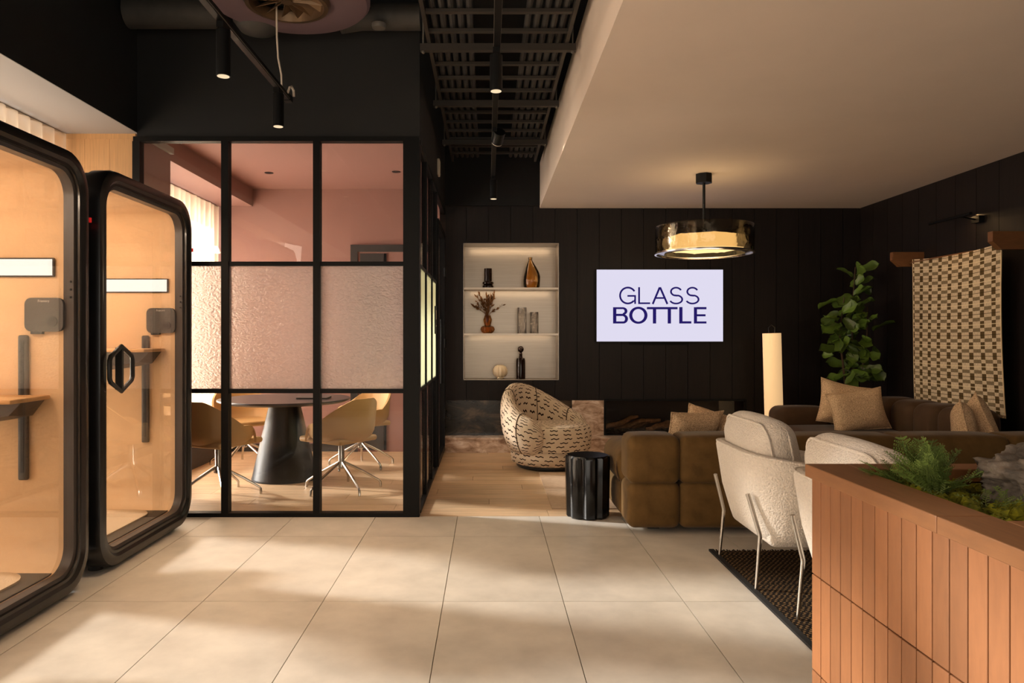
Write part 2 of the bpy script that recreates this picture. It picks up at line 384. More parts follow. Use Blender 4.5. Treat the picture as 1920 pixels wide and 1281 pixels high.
    def mesh(s, name, mat, smooth=False, ang=40):
        me = bpy.data.meshes.new(name); me.from_pydata(s.v, [], s.f)
        if s.uv and len(s.uv) == len(s.v):
            l = me.uv_layers.new(name='UVMap')
            for lp in me.loops: l.data[lp.index].uv = s.uv[lp.vertex_index]
        me.validate(); me.update()
        import bmesh
        b = bmesh.new(); b.from_mesh(me); bmesh.ops.recalc_face_normals(b, faces=b.faces); b.to_mesh(me); b.free()
        if mat is not None: me.materials.append(MT[mat] if isinstance(mat, str) else mat)
        if smooth:
            me.shade_smooth(); me.set_sharp_from_angle(angle=math.radians(ang))
        return me
    def build(s, name, mat, parent=None, smooth=False, loc=(0,0,0), ang=40):
        return place(name, s.mesh(name, mat, smooth, ang), parent, loc)
def place(name, me, parent=None, loc=(0,0,0), rot=None, scale=None):
    o = bpy.data.objects.new(name, me); C.objects.link(o); o.location = loc
    if rot is not None: o.rotation_euler = rot
    if scale is not None: o.scale = scale
    if parent is not None: o.parent = parent
    return o
def tag(o, label, cat, group=None):
    o['label'] = label; o['category'] = cat
    if group: o['group'] = group
    return o
def thing(name, label, cat, loc=(0,0,0), rz=0.0, group=None):
    o = bpy.data.objects.new(name, None); C.objects.link(o); o.location = loc; o.rotation_euler = (0, 0, rz); o.empty_display_size = 0.1
    return tag(o, label, cat, group)
def struct(name, mb, mat, smooth=False, parent=None):
    o = mb.build(name, mat, parent, smooth)
    if parent is None: o['kind'] = 'structure'
    return o
def copy_tree(o, parent=None, loc=None, rz=None, label=None):
    c = o.copy(); C.objects.link(c); c.parent = parent
    if loc is not None: c.location = loc
    if rz is not None: c.rotation_euler = (0, 0, rz)
    if label: c['label'] = label
    for ch in [x for x in KIDS(o)]: copy_tree(ch, c)
    return c
def KIDS(o): return list(o.children)
def rr(w, h, r, n=6, cy=0.0, cz=0.0):
    pts = []
    for (sx, sz, a0) in ((1, 1, 0), (-1, 1, 90), (-1, -1, 180), (1, -1, 270)):
        for k in range(n+1):
            a = math.radians(a0+90*k/n); pts.append((cy+sx*(w/2-r)+r*math.cos(a), cz+sz*(h/2-r)+r*math.sin(a)))
    return pts
def rects_minus(x0, x1, z0, z1, holes):
    xs = sorted({x0, x1, *[min(max(h[0], x0), x1) for h in holes], *[min(max(h[1], x0), x1) for h in holes]})
    zs = sorted({z0, z1, *[min(max(h[2], z0), z1) for h in holes], *[min(max(h[3], z0), z1) for h in holes]})
    out = []
    for i in range(len(xs)-1):
        run = None
        for j in range(len(zs)-1):
            cx, cz = (xs[i]+xs[i+1])/2, (zs[j]+zs[j+1])/2
            hole = any(h[0] < cx < h[1] and h[2] < cz < h[3] for h in holes)
            if hole:
                if run: out.append(run); run = None
            else:
                run = [xs[i], xs[i+1], zs[j], zs[j+1]] if run is None else [run[0], run[1], run[2], zs[j+1]]
        if run: out.append(run)
    return out

# ------------------------------------------------------------------ the setting
YP, YB, XR, XL, ZC, ZV = 5.34, 8.50, 4.36, -3.35, 2.83, 3.82
YR = -3.0
# tiled floor
fl = struct('floor', MB().box(XL-0.1, XR+0.2, YR-0.1, YP, -0.12, -0.008), 'grout')
tw, tl_, gap = 0.6, 1.18, 0.004
tile_me = {}
def tile_mesh(w, l):
    key = (round(w, 3), round(l, 3))
    if key not in tile_me: tile_me[key] = MB().box(gap/2, w-gap/2, gap/2, l-gap/2, -0.012, 0).mesh('tile', 'tile')
    return tile_me[key]
xj = [-1.424+tw*k for k in range(-4, 11)]; yj = [3.62+tl_*k for k in range(-5, 3)]
for i in range(len(xj)-1):
    for j in range(len(yj)-1):
        x0, x1 = max(xj[i], XL), min(xj[i+1], XR); y0, y1 = yj[j], min(yj[j+1], YP)
        if x1-x0 > 0.02 and y1-y0 > 0.02: place('tile', tile_mesh(x1-x0, y1-y0), fl, (x0, y0, 0))
# oak boards beyond the tiles
fw = struct('floor_oak', MB().box(XL-0.1, XR+0.2, YP, YB+0.1, -0.12, -0.008), 'boardgap')
pw = 0.19; y = YP; k = 0
while y < YB-0.02:
    h = min(pw, YB-y); x = XL+(k*0.73 % 1.9)-1.9
    while x < XR:
        x0, x1 = max(x, XL), min(x+1.9, XR)
        if x1-x0 > 0.05:
            place('floor_plank', MB().box(0, x1-x0-0.003, 0, h-0.003, -0.012, 0).mesh('floor_plank', 'oak_floor'), fw, (x0, y, 0))
        x += 1.9
    y += pw; k += 1
# back wall: dark boards around niche and fireplace
NX0, NX1, NZ0, NZ1 = -0.29, 0.83, 0.815, 2.42
FX0, FX1, FZ0, FZ1 = 1.37, 3.01, 0.17, 0.575
holes = [(NX0, NX1, NZ0, NZ1), (FX0, FX1, 0.0, FZ1), (-0.5, FX0, 0.0, 0.58)]
b = MB()
for (a0, a1, c0, c1) in rects_minus(-0.7, XR, 0, 2.86, holes): b.box(a0, a1, YB+0.02, YB+0.04, c0, c1)
b.box(-0.7, XR, YB+0.5, YB+0.6, 0, ZV); b.box(-0.7, XR, YB+0.02, YB+0.1, 2.86, ZV)
wb = struct('wall_back', b, 'boardgap')
bw = 0.2595
x = 1.044-bw*6
while x < XR-0.01:
    x0, x1 = max(x, -0.5), min(x+bw, XR)
    if x1-x0 > 0.02:
        m_ = MB()
        for (a0, a1, c0, c1) in rects_minus(x0+0.0025, x1-0.0025, 0.0, ZC+0.02, holes): m_.box(a0-x0, a1-x0, 0, 0.02, c0, c1)
        m_.build('wall_board', 'darkboard', wb, loc=(x0, YB, 0))
    x += bw
struct('wall_back_upper', MB().box(-0.503, 0.606, YB-0.01, YB+0.019, 2.86, ZV), 'voidblack')
# right wall
wr = struct('wall_right', MB().box(XR+0.02, XR+0.15, YR, YB+0.6, 0, 2.95), 'boardgap')
yy = YB
while yy > 1.0:
    place('wall_board', MB().box(0, 0.02, 0.0025, 0.2865, 0, ZC+0.02).mesh('wall_board', 'darkboard') if yy == YB else wr.children[0].data, wr, (XR, yy-0.289, 0))
    yy -= 0.289
struct('wall_right_near', MB().box(XR, XR+0.019, YR, yy, 0, 2.95), 'darkboard')
# ceilings
struct('ceiling_lounge', MB().box(0.606, XR+0.15, YR, YB+0.02, ZC, 3.36), 'white')
struct('ceiling', MB().box(XL, XR+0.15, YR, YB+0.6, ZV, ZV+0.1), 'voidblack')
struct('ceiling_left', MB().box(XL, -2.58, YR, YP+0.62, 2.82, 2.87), 'greyceil')
struct('wall_bulkhead_left', MB().box(-2.64, -2.579, YR, YP, 2.823, ZV), 'blackpaint')
struct('wall_bulkhead_front', MB().box(-2.58, -0.503, YP-0.01, YP+0.06, 2.79, ZV), 'blackpaint')
struct('wall_bulkhead_side', MB().box(-0.56, -0.503, YP+0.06, YB+0.02, 2.79, ZV), 'blackpaint')
# rear wall with an unseen window, added to let in fill light
b = MB()
for (a0, a1, c0, c1) in rects_minus(XL, XR+0.15, 0, ZV, [(-1.8, 3.4, 0.4, 2.7)]): b.box(a0, a1, YR-0.1, YR, c0, c1)
struct('wall_rear', b, 'blackpaint')
w = struct('window_1', MB().box(-1.8, 3.4, YR-0.06, YR-0.05, 0.4, 2.7), 'winglass')
for xx in (-1.8, -0.5, 0.8, 2.1, 3.35): MB().box(xx, xx+0.05, YR-0.09, YR-0.02, 0.4, 2.7).build('window_frame', 'steel', w)
# left facade wall with three windows
wins = [(-0.9, 2.1, 0.1, 2.72), (2.35, 5.25, 0.1, 2.72), (6.0, 8.3, 0.1, 2.72)]
b = MB()
for (a0, a1, c0, c1) in rects_minus(YR, YB+0.6, 0, ZV, wins): b.box(XL-0.1, XL, a0, a1, c0, c1)
struct('wall_left', b, 'white')
for n_, (a0, a1, c0, c1) in enumerate(wins):
    w = struct('window_%d' % (n_+2), MB().box(XL-0.06, XL-0.05, a0, a1, c0, c1), 'winglass')
    for q in (a0, a1-0.05): MB().box(XL-0.09, XL-0.01, q, q+0.05, c0, c1).build('window_frame', 'steel', w)
    for q in (c0, c1-0.05): MB().box(XL-0.09, XL-0.01, a0, a1, q, q+0.05).build('window_frame', 'steel', w)
# oak clad return wall beside the partition
rt = struct('wall_return', MB().box(-3.34, -2.61, YP+0.04, YP+0.62, 0, 2.82), 'pink')
x = -3.34
for q in range(4):
    MB().box(x, x+0.181, YP+0.012, YP+0.04, 0, 2.80).build('veneer_panel', 'wood_light', rt); x += 0.1825
MB().box(-3.34, -2.60, YP+0.008, YP+0.05, 2.78, 2.82).build('veneer_cap', 'wood_light', rt)
# meeting room shell
struct('wall_meeting_back', MB().box(XL, -0.56, YB-0.12, YB, 0, 3.05), 'pink')
struct('ceiling_meeting', MB().box(-2.72, -0.56, YP+0.05, YB, 3.03, 3.08), 'pink')
struct('ceiling_meeting_soffit', MB().box(XL, -2.72, YP+0.62, YB, 2.83, 3.08), 'pink')
d1 = struct('door_1', MB().box(-1.50, -0.62, YB-0.15, YB-0.12, 0, 2.30), 'pink')
MB().box(-1.58, -1.50, YB-0.17, YB-0.12, 0, 2.38).build('door_frame', 'darkdoor', d1)
MB().box(-1.50, -0.58, YB-0.17, YB-0.12, 2.30, 2.38).build('door_frame', 'darkdoor', d1)
MB().box(-1.47, -1.20, YB-0.165, YB-0.15, 0.02, 2.28).build('door_panel', 'darkdoor', d1)
MB().box(-1.195, -1.17, YB-0.17, YB-0.15, 0.02, 2.28).build('door_stile', 'steel', d1)
struct('baseboard_left', MB().box(-3.0, -2.94, YP+0.62, YB-0.12, 0, 0.22), 'darkdoor')
struct('baseboard_back', MB().box(-2.94, -1.58, YB-0.135, YB-0.12, 0, 0.09), 'darkdoor')

# ------------------------------------------------------------------ black steel and glass partition
Z1, Z2, ZT = 0.923, 1.858, 2.79
pt = struct('wall_partition', MB().box(-2.60, -0.503, YP-0.03, YP+0.04, 0, 0.03), 'steel')
MB().box(-2.60, -0.503, YP-0.03, YP+0.04, ZT-0.035, ZT).build('head_rail', 'steel', pt)
for (a0, a1) in ((-2.605, -2.552), (-1.955, -1.903), (-1.282, -1.232)):
    MB().box(a0, a1, YP-0.03, YP+0.04, 0.03, ZT-0.035).build('mullion', 'steel', pt)
MB().box(-0.622, -0.503, YP-0.03, YP+0.09, 0.03, ZT-0.035).build('corner_post', 'steel', pt)
cols = [(-2.552, -1.955), (-1.903, -1.282), (-1.232, -0.622)]
for (a0, a1) in cols:
    for zz in (Z1, Z2): MB().box(a0, a1, YP-0.02, YP+0.03, zz-0.016, zz+0.016).build('transom', 'steel', pt)
    MB().box(a0, a1, YP, YP+0.01, 0.03, Z1-0.016).build('glass_pane', 'clear', pt)
    MB().box(a0, a1, YP, YP+0.01, Z2+0.016, ZT-0.035).build('glass_pane', 'clear', pt)
    o = MB().box(a0, a1, YP-0.002, YP+0.012, Z1+0.016, Z2-0.016).build('textured_pane', 'frost', pt); o['label'] = 'rippled textured privacy glass'
ps = struct('wall_partition_side', MB().box(-0.545, -0.503, YP+0.09, YB, 0, 0.03), 'steel')
MB().box(-0.545, -0.503, YP+0.09, YB, ZT-0.035, ZT).build('head_rail', 'steel', ps)
ys = [YP+0.09, 5.965, 6.60, 7.19]
for q in ys[1:]: MB().box(-0.545, -0.503, q-0.016, q+0.016, 0.03, ZT-0.035).build('mullion', 'steel', ps)
for i in range(3):
    a0, a1 = ys[i]+(0.016 if i else 0), ys[i+1]-0.016
    for zz in (Z1, Z2): MB().box(-0.54, -0.508, a0, a1, zz-0.012, zz+0.012).build('transom', 'steel', ps)
    MB().box(-0.53, -0.52, a0, a1, 0.03, Z1-0.012).build('glass_pane', 'clear', ps)
    MB().box(-0.53, -0.52, a0, a1, Z2+0.012, ZT-0.035).build('glass_pane', 'clear', ps)
    o = MB().box(-0.532, -0.518, a0, a1, Z1+0.012, Z2-0.012).build('frosted_pane', 'film', ps); o['label'] = 'milky frosted glass panel'
d2 = struct('door_2', MB().box(-0.53, -0.52, 7.25, 8.25, 0.06, 2.45), 'clear')
for (a0, a1, c0, c1) in ((7.206, 7.27, 0.03, 2.5), (8.22, 8.30, 0.03, 2.5), (7.27, 8.22, 2.43, 2.5), (7.27, 8.22, 0.03, 0.09)):
    MB().box(-0.55, -0.49, a0, a1, c0, c1).build('door_frame', 'steel', d2)
MB().tube([(-0.47, 7.33, 0.85), (-0.47, 7.33, 1.5)], 0.013).build('door_handle', 'steel', d2)
for q in (0.4, 1.2, 2.0): MB().tube([(-0.485, 8.20, q), (-0.485, 8.20, q+0.1)], 0.014).build('door_hinge', 'steel', d2)
sg = thing('room_sign', 'small black room sign on the frosted side glass beside the glass door', 'sign', (-0.508, 7.06, 1.47))
MB().box(-0.009, 0.003, -0.06, 0.06, -0.12, 0.15).build('plate', 'blackplastic', sg)
MB().box(0.003, 0.005, -0.035, 0.02, 0.02, 0.11).build('print', 'letter', sg)
MB().box(0.003, 0.005, -0.035, 0.03, -0.05, -0.035).build('print', 'letter', sg)

# curtains
def curtain(name, label, y0, y1, zt):
    n = int((y1-y0)/0.13); N = n*10
    f = MB().grid(lambda u, v: (-3.12+0.045*abs(math.sin(u*n*PI))**0.8+0.008*math.sin(v*5+u*40), y0+(y1-y0)*u, 0.02+(zt-0.04)*v), N, 6)
    t_ = thing(name, label, 'curtain', (0, 0, 0))
    f.build('curtain_cloth', 'curtain', t_, True, ang=180)
    MB().tube([(-3.12, y0, zt-0.012), (-3.12, y1, zt-0.012)], 0.012).build('curtain_track', 'ivory', t_)
    return t_
curtain('curtain', 'long pleated sheer curtain glowing along the meeting room window', 6.0, 8.34, 2.83)
curtain('curtain', 'pleated sheer curtain hanging behind the two phone booths', -1.0, 5.33, 2.82)  # stretch nearer than the booths is unseen, added to dim sun on the planter

# ------------------------------------------------------------------ phone booths
def text_mesh(s, size):
    cu = bpy.data.curves.new('txt', 'FONT'); cu.body = s; cu.size = size; cu.align_x = 'CENTER'; cu.extrude = 0.0004; cu.resolution_u = 2
    o = bpy.data.objects.new('txt', cu); C.objects.link(o)
    dg = bpy.context.evaluated_depsgraph_get(); me = bpy.data.meshes.new_from_object(o.evaluated_get(dg))
    bpy.data.objects.remove(o); me.name = 'lettering'; return me
BW, BD, BH = 1.24, 0.88, 2.27
def sweep(prof, h0=0.012, h1=BH, w=BW, r=0.2, n=8):
    mb = MB(); L = []
    for (x, ins) in prof:
        L.append([(x, p[0], p[1]) for p in rr(w-2*ins, h1-h0-2*ins, max(0.03, r-ins*0.75), n, 0, (h0+h1)/2)])
    return mb.loops(L, True, True)
def plate(x0, x1, ins, h0=0.012, h1=BH, w=BW, r=0.2):
    pl = rr(w-2*ins, h1-h0-2*ins, max(0.03, r-ins*0.75), 8, 0, (h0+h1)/2)
    return MB().prism(pl, lambda p: (x0, p[0], p[1]), lambda p: (x1, p[0], p[1]))
def make_booth(label, loc, deskz, handle_label=None):
    t = thing('phone_booth', label, 'phone booth', loc, 0, 'black phone booths along the window')
    sweep([(-0.36, 0.012), (0.32, 0.012), (0.32, 0.085), (-0.36, 0.085)]).build('body_shell', 'booth_shell', t, True)
    df = sweep([(0.32, 0.0), (0.405, 0.0), (0.43, 0.008), (0.44, 0.03), (0.44, 0.055), (0.425, 0.07), (0.425, 0.085), (0.32, 0.085)]).build('door_frame', 'booth_frame', t, True)
    sweep([(0.352, 0.086), (0.41, 0.086), (0.405, 0.105), (0.352, 0.105)]).build('reveal', 'booth_seal', df, True)
    plate(0.37, 0.38, 0.10).build('door_glass', 'boothglass', t)
    sweep([(-0.44, 0.02), (-0.36, 0.0), (-0.36, 0.085), (-0.44, 0.085)]).build('back_frame', 'booth_frame', t, True)
    plate(-0.41, -0.40, 0.08).build('back_glass', 'boothglass', t)
    sweep([(-0.36, 0.086), (0.35, 0.086), (0.35, 0.10), (-0.36, 0.10)]).build('interior_lining', 'booth_lining', t, True)
    yf = BW/2-0.10      # inner face of the far side wall
    MB().rbox((-0.01, 0, 0.116), (0.70, 0.98, 0.010), 0.006, 1, 1).build('floor_tray', 'blackplastic', t)
    pl = rr(0.56, 0.86, 0.16, 6)
    MB().prism(pl, lambda p: (-0.02+p[0], p[1], 0.119), lambda p: (-0.02+p[0], p[1], 0.130)).build('floor_mat', 'carpet', t)
    for (fx, fy) in ((0.32, 0.45), (0.32, -0.45), (-0.36, 0.45), (-0.36, -0.45)):
        MB().lathe([(0.04, 0), (0.04, 0.025)], 12, (fx, fy, 0)).build('foot', 'blackplastic', t)
    lb = MB().rbox((-0.06, yf-0.008, 1.68), (0.74, 0.014, 0.10), 0.006, 1, 1).build('light_bar', 'blackplastic', t)
    MB().box(-0.42, 0.30, yf-0.018, yf-0.013, 1.638, 1.722).build('light_diffuser', 'lightbar', lb)
    pl = rr(0.20, 0.175, 0.035, 4)
    cp = MB().prism(pl, lambda p: (0.26+p[0], yf, 1.435+p[1]), lambda p: (0.26+p[0], yf-0.022, 1.435+p[1])).build('control_panel', 'charcoal', t)
    MB().lathe([(0.026, 0), (0.026, 0.004)], 16).build('socket', 'blackplastic', cp, True, (0.305, yf-0.022, 1.40)).rotation_euler = (PI/2, 0, 0)
    MB().box(0.19, 0.25, yf-0.02, yf, 1.335, 1.348).build('cable_outlet', 'blackplastic', cp)
    place('lettering', FRAM, cp, (0.26, yf-0.0235, 1.50), (PI/2, 0, 0))
    rl = MB().rbox((0.15, yf-0.012, 0.955), (0.052, 0.024, 0.75), 0.011, 2, 1).build('height_rail', 'charcoal', t, True)
    MB().box(0.142, 0.158, yf-0.0255, yf-0.02, 0.62, 1.30).build('rail_slot', 'blackplastic', rl)
    dk = MB().rbox((-0.06, yf-0.17, deskz), (0.70, 0.32, 0.022), 0.008, 1, 1).build('desk_top', 'wood_desk', t, True)
    prof = [(-0.38, 0)]+[(-0.38+0.64*q/10, -0.13*math.sin(min(1, 0.35+0.9*(1-q/10))*PI/2)*(1 if q < 10 else 0)) for q in range(11)]+[(0.28, 0)]
    MB().prism(prof, lambda p: (p[0], yf-0.01, deskz-0.012+p[1]), lambda p: (p[0], yf-0.20, deskz-0.012+p[1]*0.8)).build('desk_bracket', 'charcoal', t)
    MB().box(-0.30, 0.14, yf-0.03, yf, 2.135, 2.165).build('air_vent', 'blackplastic', t)
    st = MB().rbox((0.0, -0.33, 0.44), (0.44, 0.30, 0.09), 0.04, 3, 2).build('seat', 'charcoal', t, True)
    MB().lathe([(0.04, 0.15), (0.04, 0.40)], 14, (0.0, -0.36, 0)).build('seat_post', 'blackplastic', st, True)
    hx = [(0.0, 0.128), (0.115, 0.072), (0.128, 0.05), (0.128, -0.05), (0.115, -0.072), (0.0, -0.128), (-0.115, -0.072), (-0.128, -0.05), (-0.128, 0.05), (-0.115, 0.072)]
    hd = MB().tube([(0.47, -0.46+p[0], 1.14+p[1]) for p in hx], 0.013, 8, True).build('door_handle', 'blackplastic', t, True)
    MB().box(0.44, 0.478, -0.47, -0.45, 1.02, 1.26).build('handle_grip', 'blackplastic', hd)
    ind = MB().box(0.36, 0.437, 0.615, 0.626, 1.93, 1.955).build('indicator', 'red', t); ind['label'] = 'small red occupancy light'
    for q in (1.52, 1.56, 1.60): MB().box(0.393, 0.40, 0.495, 0.505, q, q+0.01).build('screw_cap', 'blackplastic', df)
    add_light('booth_ceiling_lamp', 'AREA', (-0.05, -0.36, 2.10), 10.5, (1.0, 0.78, 0.58), (0, 0.55, -1), t, shape='RECTANGLE', size=0.4, size_y=0.12)
    return t
FRAM = text_mesh('Framery', 0.018); FRAM.materials.append(MT['letter'])
XPB = -2.11-0.44
make_booth('nearer black phone booth with rounded glass door, cut off by the left edge', (XPB, 3.24, 0), 1.01)
make_booth('farther black phone booth with a six-sided door handle, beside the glass partition', (XPB, 4.575, 0), 1.23)

# ------------------------------------------------------------------ meeting room furniture
tb = thing('meeting_table', 'round dark meeting table on a black cone base behind the glass', 'table', (-1.90, 6.78, 0))
MB().lathe([(0.30, 0), (0.30, 0.012), (0.295, 0.02), (0.14, 0.70), (0.15, 0.715)], 48).build('cone_base', 'cone', tb, True)
MB().lathe([(0.56, 0.715), (0.60, 0.733), (0.60, 0.744), (0.597, 0.748)], 64).build('table_top', 'tabletop', tb, True)
nb = tag(MB().box(-0.14, 0.14, -0.1, 0.1, 0, 0.014).build('notebook', 'charcoal', None, loc=(-1.62, 6.75, 0.749)), 'thin dark notebook lying on the round meeting table', 'notebook')
def chair_shell():
    mb = MB(); nu, nv = 40, 14
    def pt(u, v, off):
        a = (u-0.5)*2*math.radians(128)     # 0 = back
        # height of rim along the angle
        k = abs(a)/math.radians(128)
        rim = 0.80-0.20*min(1, max(0, (k-0.15)/0.5))**1.3 - 0.17*max(0, (k-0.72)/0.28)**2
        base = 0.425
        r0 = 0.30-off; e = 0.5
        z = base+(rim-base)*v
        if v < 0.35:
            q = v/0.35; rad = r0*(0.55+0.45*math.sin(q*PI/2)); z = base+off*0.7+(0.12)*(1-math.cos(q*PI/2))
        else:
            q = (v-0.35)/0.65; rad = r0*(1+0.06*q); z = base+0.12+(rim-base-0.12)*q
        return (-rad*math.cos(a)*0.92, rad*math.sin(a), z)
    mb.grid(lambda u, v: pt(u, v, 0), nu, nv); mb.grid(lambda u, v: pt(u, v, 0.018), nu, nv)
    n1 = nu+1; o = n1*(nv+1)
    rim = [nv*n1+i for i in range(n1)]
    mb.f += [(rim[i], rim[i+1], rim[i+1]+o, rim[i]+o) for i in range(nu)]
    for side in (0, nu): mb.f += [(j*n1+side, (j+1)*n1+side, (j+1)*n1+side+o, j*n1+side+o) for j in range(nv)]
    mb.uv = []
    mb.rbox((0.035, 0, 0.445), (0.50, 0.46, 0.05), 0.024, 3, 4)
    return mb
def make_swivel(label, loc, rz):
    t = thing('swivel_chair', label, 'chair', loc, rz, 'tan shell chairs around the meeting table')
    chair_shell().build('seat_shell', 'shell_chair', t, True, ang=60)
    MB().lathe([(0.05, 0.415), (0.05, 0.40), (0.028, 0.39), (0.026, 0.25), (0.036, 0.23), (0.036, 0.19), (0.02, 0.18)], 16).build('post', 'chrome', t, True)
    for k in range(5):
        a = 2*PI*k/5+0.3; c, s = math.cos(a), math.sin(a)
        MB().tube([(0.025*c, 0.025*s, 0.235), (0.20*c, 0.20*s, 0.14), (0.325*c, 0.325*s, 0.062), (0.34*c, 0.34*s, 0.045), (0.342*c, 0.342*s, 0.0)], [0.013, 0.012, 0.010, 0.011, 0.012], 8).build('leg', 'chrome', t, True)
    return t
ch = make_swivel('tan shell swivel chair at the left, seen from behind, nearest the phone booth', (-2.25, 6.05, 0), math.atan2(0.73, 0.35))
copy_tree(ch, None, (-1.27, 6.28, 0), math.atan2(0.42, -0.62), 'tan shell swivel chair in front of the right-hand glass pane')
copy_tree(ch, None, (-2.52, 7.50, 0), math.atan2(-0.72, 0.62), 'tan shell swivel chair by the curtain, beyond the cone table')
copy_tree(ch, None, (-1.30, 7.42, 0), math.atan2(-0.6, -0.6), 'tan shell swivel chair at the back, hidden behind the right-hand chair')
for i, (x, y) in enumerate(((-2.28, 6.35), (-2.28, 7.55), (-0.72, 6.15), (-0.95, 7.5))):
    t = thing('recessed_downlight', ('recessed black ceiling downlight nearest the curtain soffit', 'recessed black ceiling downlight deeper in the room by the curtain soffit', 'recessed black ceiling downlight by the corner post', 'recessed black ceiling downlight near the dark door')[i], 'downlight', (x, y, 3.03), 0, 'meeting room downlights')
    MB().lathe([(0.045, -0.004), (0.045, 0.0)], 20).build('trim_ring', 'blackplastic', t)
    add_light('downlight_lamp', 'SPOT', (0, 0, -0.01), 22, WARM, (0, 0, -1), t, spot_size=math.radians(95), spot_blend=0.8, shadow_soft_size=0.04)
lv = thing('linear_vent', 'thin slotted air vent in the pink ceiling', 'air vent', (-1.55, 5.62, 3.03))
MB().box(-0.35, 0.35, -0.06, 0.06, -0.004, 0).build('vent_frame', 'pink', lv)
for q in (-0.025, 0.025): MB().box(-0.33, 0.33, q-0.008, q+0.008, -0.006, -0.004).build('slot', 'blackplastic', lv)

# ------------------------------------------------------------------ ceiling services
def spot(label, loc, L=0.22, power=30, aim=(0, 0, -1)):
    t = thing('track_spotlight', label, 'spotlight', loc, 0, 'black cylinder track spotlights')
    MB().lathe([(0.036, -L-0.03), (0.036, -0.03)], 24, cap=True).build('cylinder_body', 'steel', t, True)
    MB().lathe([(0.030, -L-0.032), (0.030, -L-0.0305)], 24).build('lamp_face', 'spotglow', t)
    MB().box(-0.018, 0.018, -0.05, 0.05, -0.03, 0.0).build('track_adapter', 'steel', t)
    add_light('spot_lamp', 'SPOT', (0, 0, -L-0.04), power, (1.0, 0.66, 0.38), aim, t, spot_size=math.radians(75), spot_blend=0.9, shadow_soft_size=0.03)
    return t
def track(label, x, y0, y1, z):
    t = thing('lighting_track', label, 'lighting track', (x, y0, z))
    MB().box(-0.018, 0.018, 0, y1-y0, 0, 0.035).build('rail', 'steel', t)
    for s_ in (-1, 1): MB().box(s_*0.0185-0.0015, s_*0.0185+0.0015, 0, y1-y0, 0.006, 0.012).build('rail_edge', 'galv', t)
    MB().box(-0.025, 0.025, y1-y0-0.06, y1-y0, -0.004, 0.038).build('end_cap', 'steel', t)
    return t
ZTR = 2.93
tl = track('black lighting track over the entry in front of the glass partition', -1.365, 0.6, 4.98, ZTR)
MB().tube([(0.0, 4.20, 0.03), (0.0, 4.19, 0.12), (-0.012, 4.16, 0.22), (-0.015, 4.14, 0.35), (-0.015, 4.12, ZV-ZTR)], 0.006).build('power_cable', 'ivory', tl, True)
MB().tube([(0.02, 4.27, 0.03), (0.03, 4.28, 0.07), (0.035, 4.31, 0.085), (0.04, 4.34, 0.07), (0.04, 4.35, 0.03)], 0.008).build('power_cable', 'ivory', tl, True)
tr_ = track('black lighting track under the cable tray in the ceiling void', 0.05, 0.6, 7.40, ZTR)
for q in (1.5, 3.6, 5.9): MB().tube([(0, q, 0.035), (0, q, ZV-ZTR)], 0.005).build('suspension_rod', 'steel', tr_)
for q in (0.6, 2.6): MB().tube([(0, q, 0.035), (0, q, ZV-ZTR)], 0.005).build('suspension_rod', 'steel', tl)
spot('black cylinder spotlight under the left track, nearer the viewer', (-1.365, 3.74, ZTR), 0.235, 60)
spot('black cylinder spotlight at the far end of the left track', (-1.365, 4.72, ZTR), 0.21, 50)
spot('large black cylinder spotlight below the cable tray', (0.045, 4.07, ZTR), 0.20, 34)
spot('small black cylinder spotlight farthest back, before the dark wall', (0.055, 7.30, ZTR), 0.19, 22)
t = thing('swivel_spotlight', 'short tilted spotlight with a pale face on the tray track', 'spotlight', (0.05, 5.62, ZTR))
MB().box(-0.018, 0.018, -0.05, 0.05, -0.03, 0).build('track_adapter', 'steel', t)
o = MB().lathe([(0.045, -0.05), (0.045, 0.05)], 20).build('lamp_head', 'steel', t, True, (0.03, 0, -0.06)); o.rotation_euler = (0.9, 0.3, 0)
add_light('swivel_lamp', 'SPOT', (0.06, 0.02, -0.10), 110, (1.0, 0.86, 0.66), (3.9, 1.35, -1.25), t, spot_size=math.radians(46), spot_blend=0.7, shadow_soft_size=0.04)
o2 = MB().lathe([(0.043, -0.056), (0.043, -0.051)], 20).build('lamp_face', 'ivory', o)
# cable tray
ct = thing('cable_tray', 'dark metal cable ladder running along the ceiling void', 'cable tray', (0.065, 2.2, 3.27))
for s_ in (-1, 1):
    MB().box(s_*0.45-0.012, s_*0.45+0.012, 0, 5.75, -0.03, 0.05).build('side_rail', 'tray', ct)
rung = MB().box(-0.44, 0.44, -0.018, 0.018, -0.02, 0.0).mesh('rung', 'tray')
q = 0.18
while q < 5.7: place('rung', rung, ct, (0, q, 0)); q += 0.277
for q in (1.41, 2.56, 3.70, 4.87):
    s_ = MB().box(-0.51, 0.51, -0.022, 0.022, -0.075, -0.03).build('support_strut', 'tray', ct, loc=(0, q, 0))
    for k in (-1, 1):
        MB().tube([(k*0.49, 0, -0.09), (k*0.49, 0, ZV-3.27)], 0.006, 6).build('threaded_rod', 'galv', s_)
        MB().lathe([(0.012, -0.085), (0.012, -0.075)], 6, (k*0.49, 0, 0)).build('nut', 'galv', s_)
for i in range(10):
    x = (-0.40+0.055*i) if i < 5 else (0.18+0.055*(i-5))
    n_ = ('leftmost', 'second from the left', 'third from the left', 'fourth from the left', 'fifth from the left', 'fifth from the right', 'fourth from the right', 'third from the right', 'second from the right', 'rightmost')[i]
    tag(MB().tube([(0, 0.0, 0), (0.004, 2, 0.0), (-0.004, 4, 0), (0, 5.7, 0)], 0.021, 8).build('cable', 'cable', None, True, (0.065+x, 2.2, 3.293)), 'thick grey cable in the cable tray, '+n_, 'cable', 'grey cables lying in the tray')
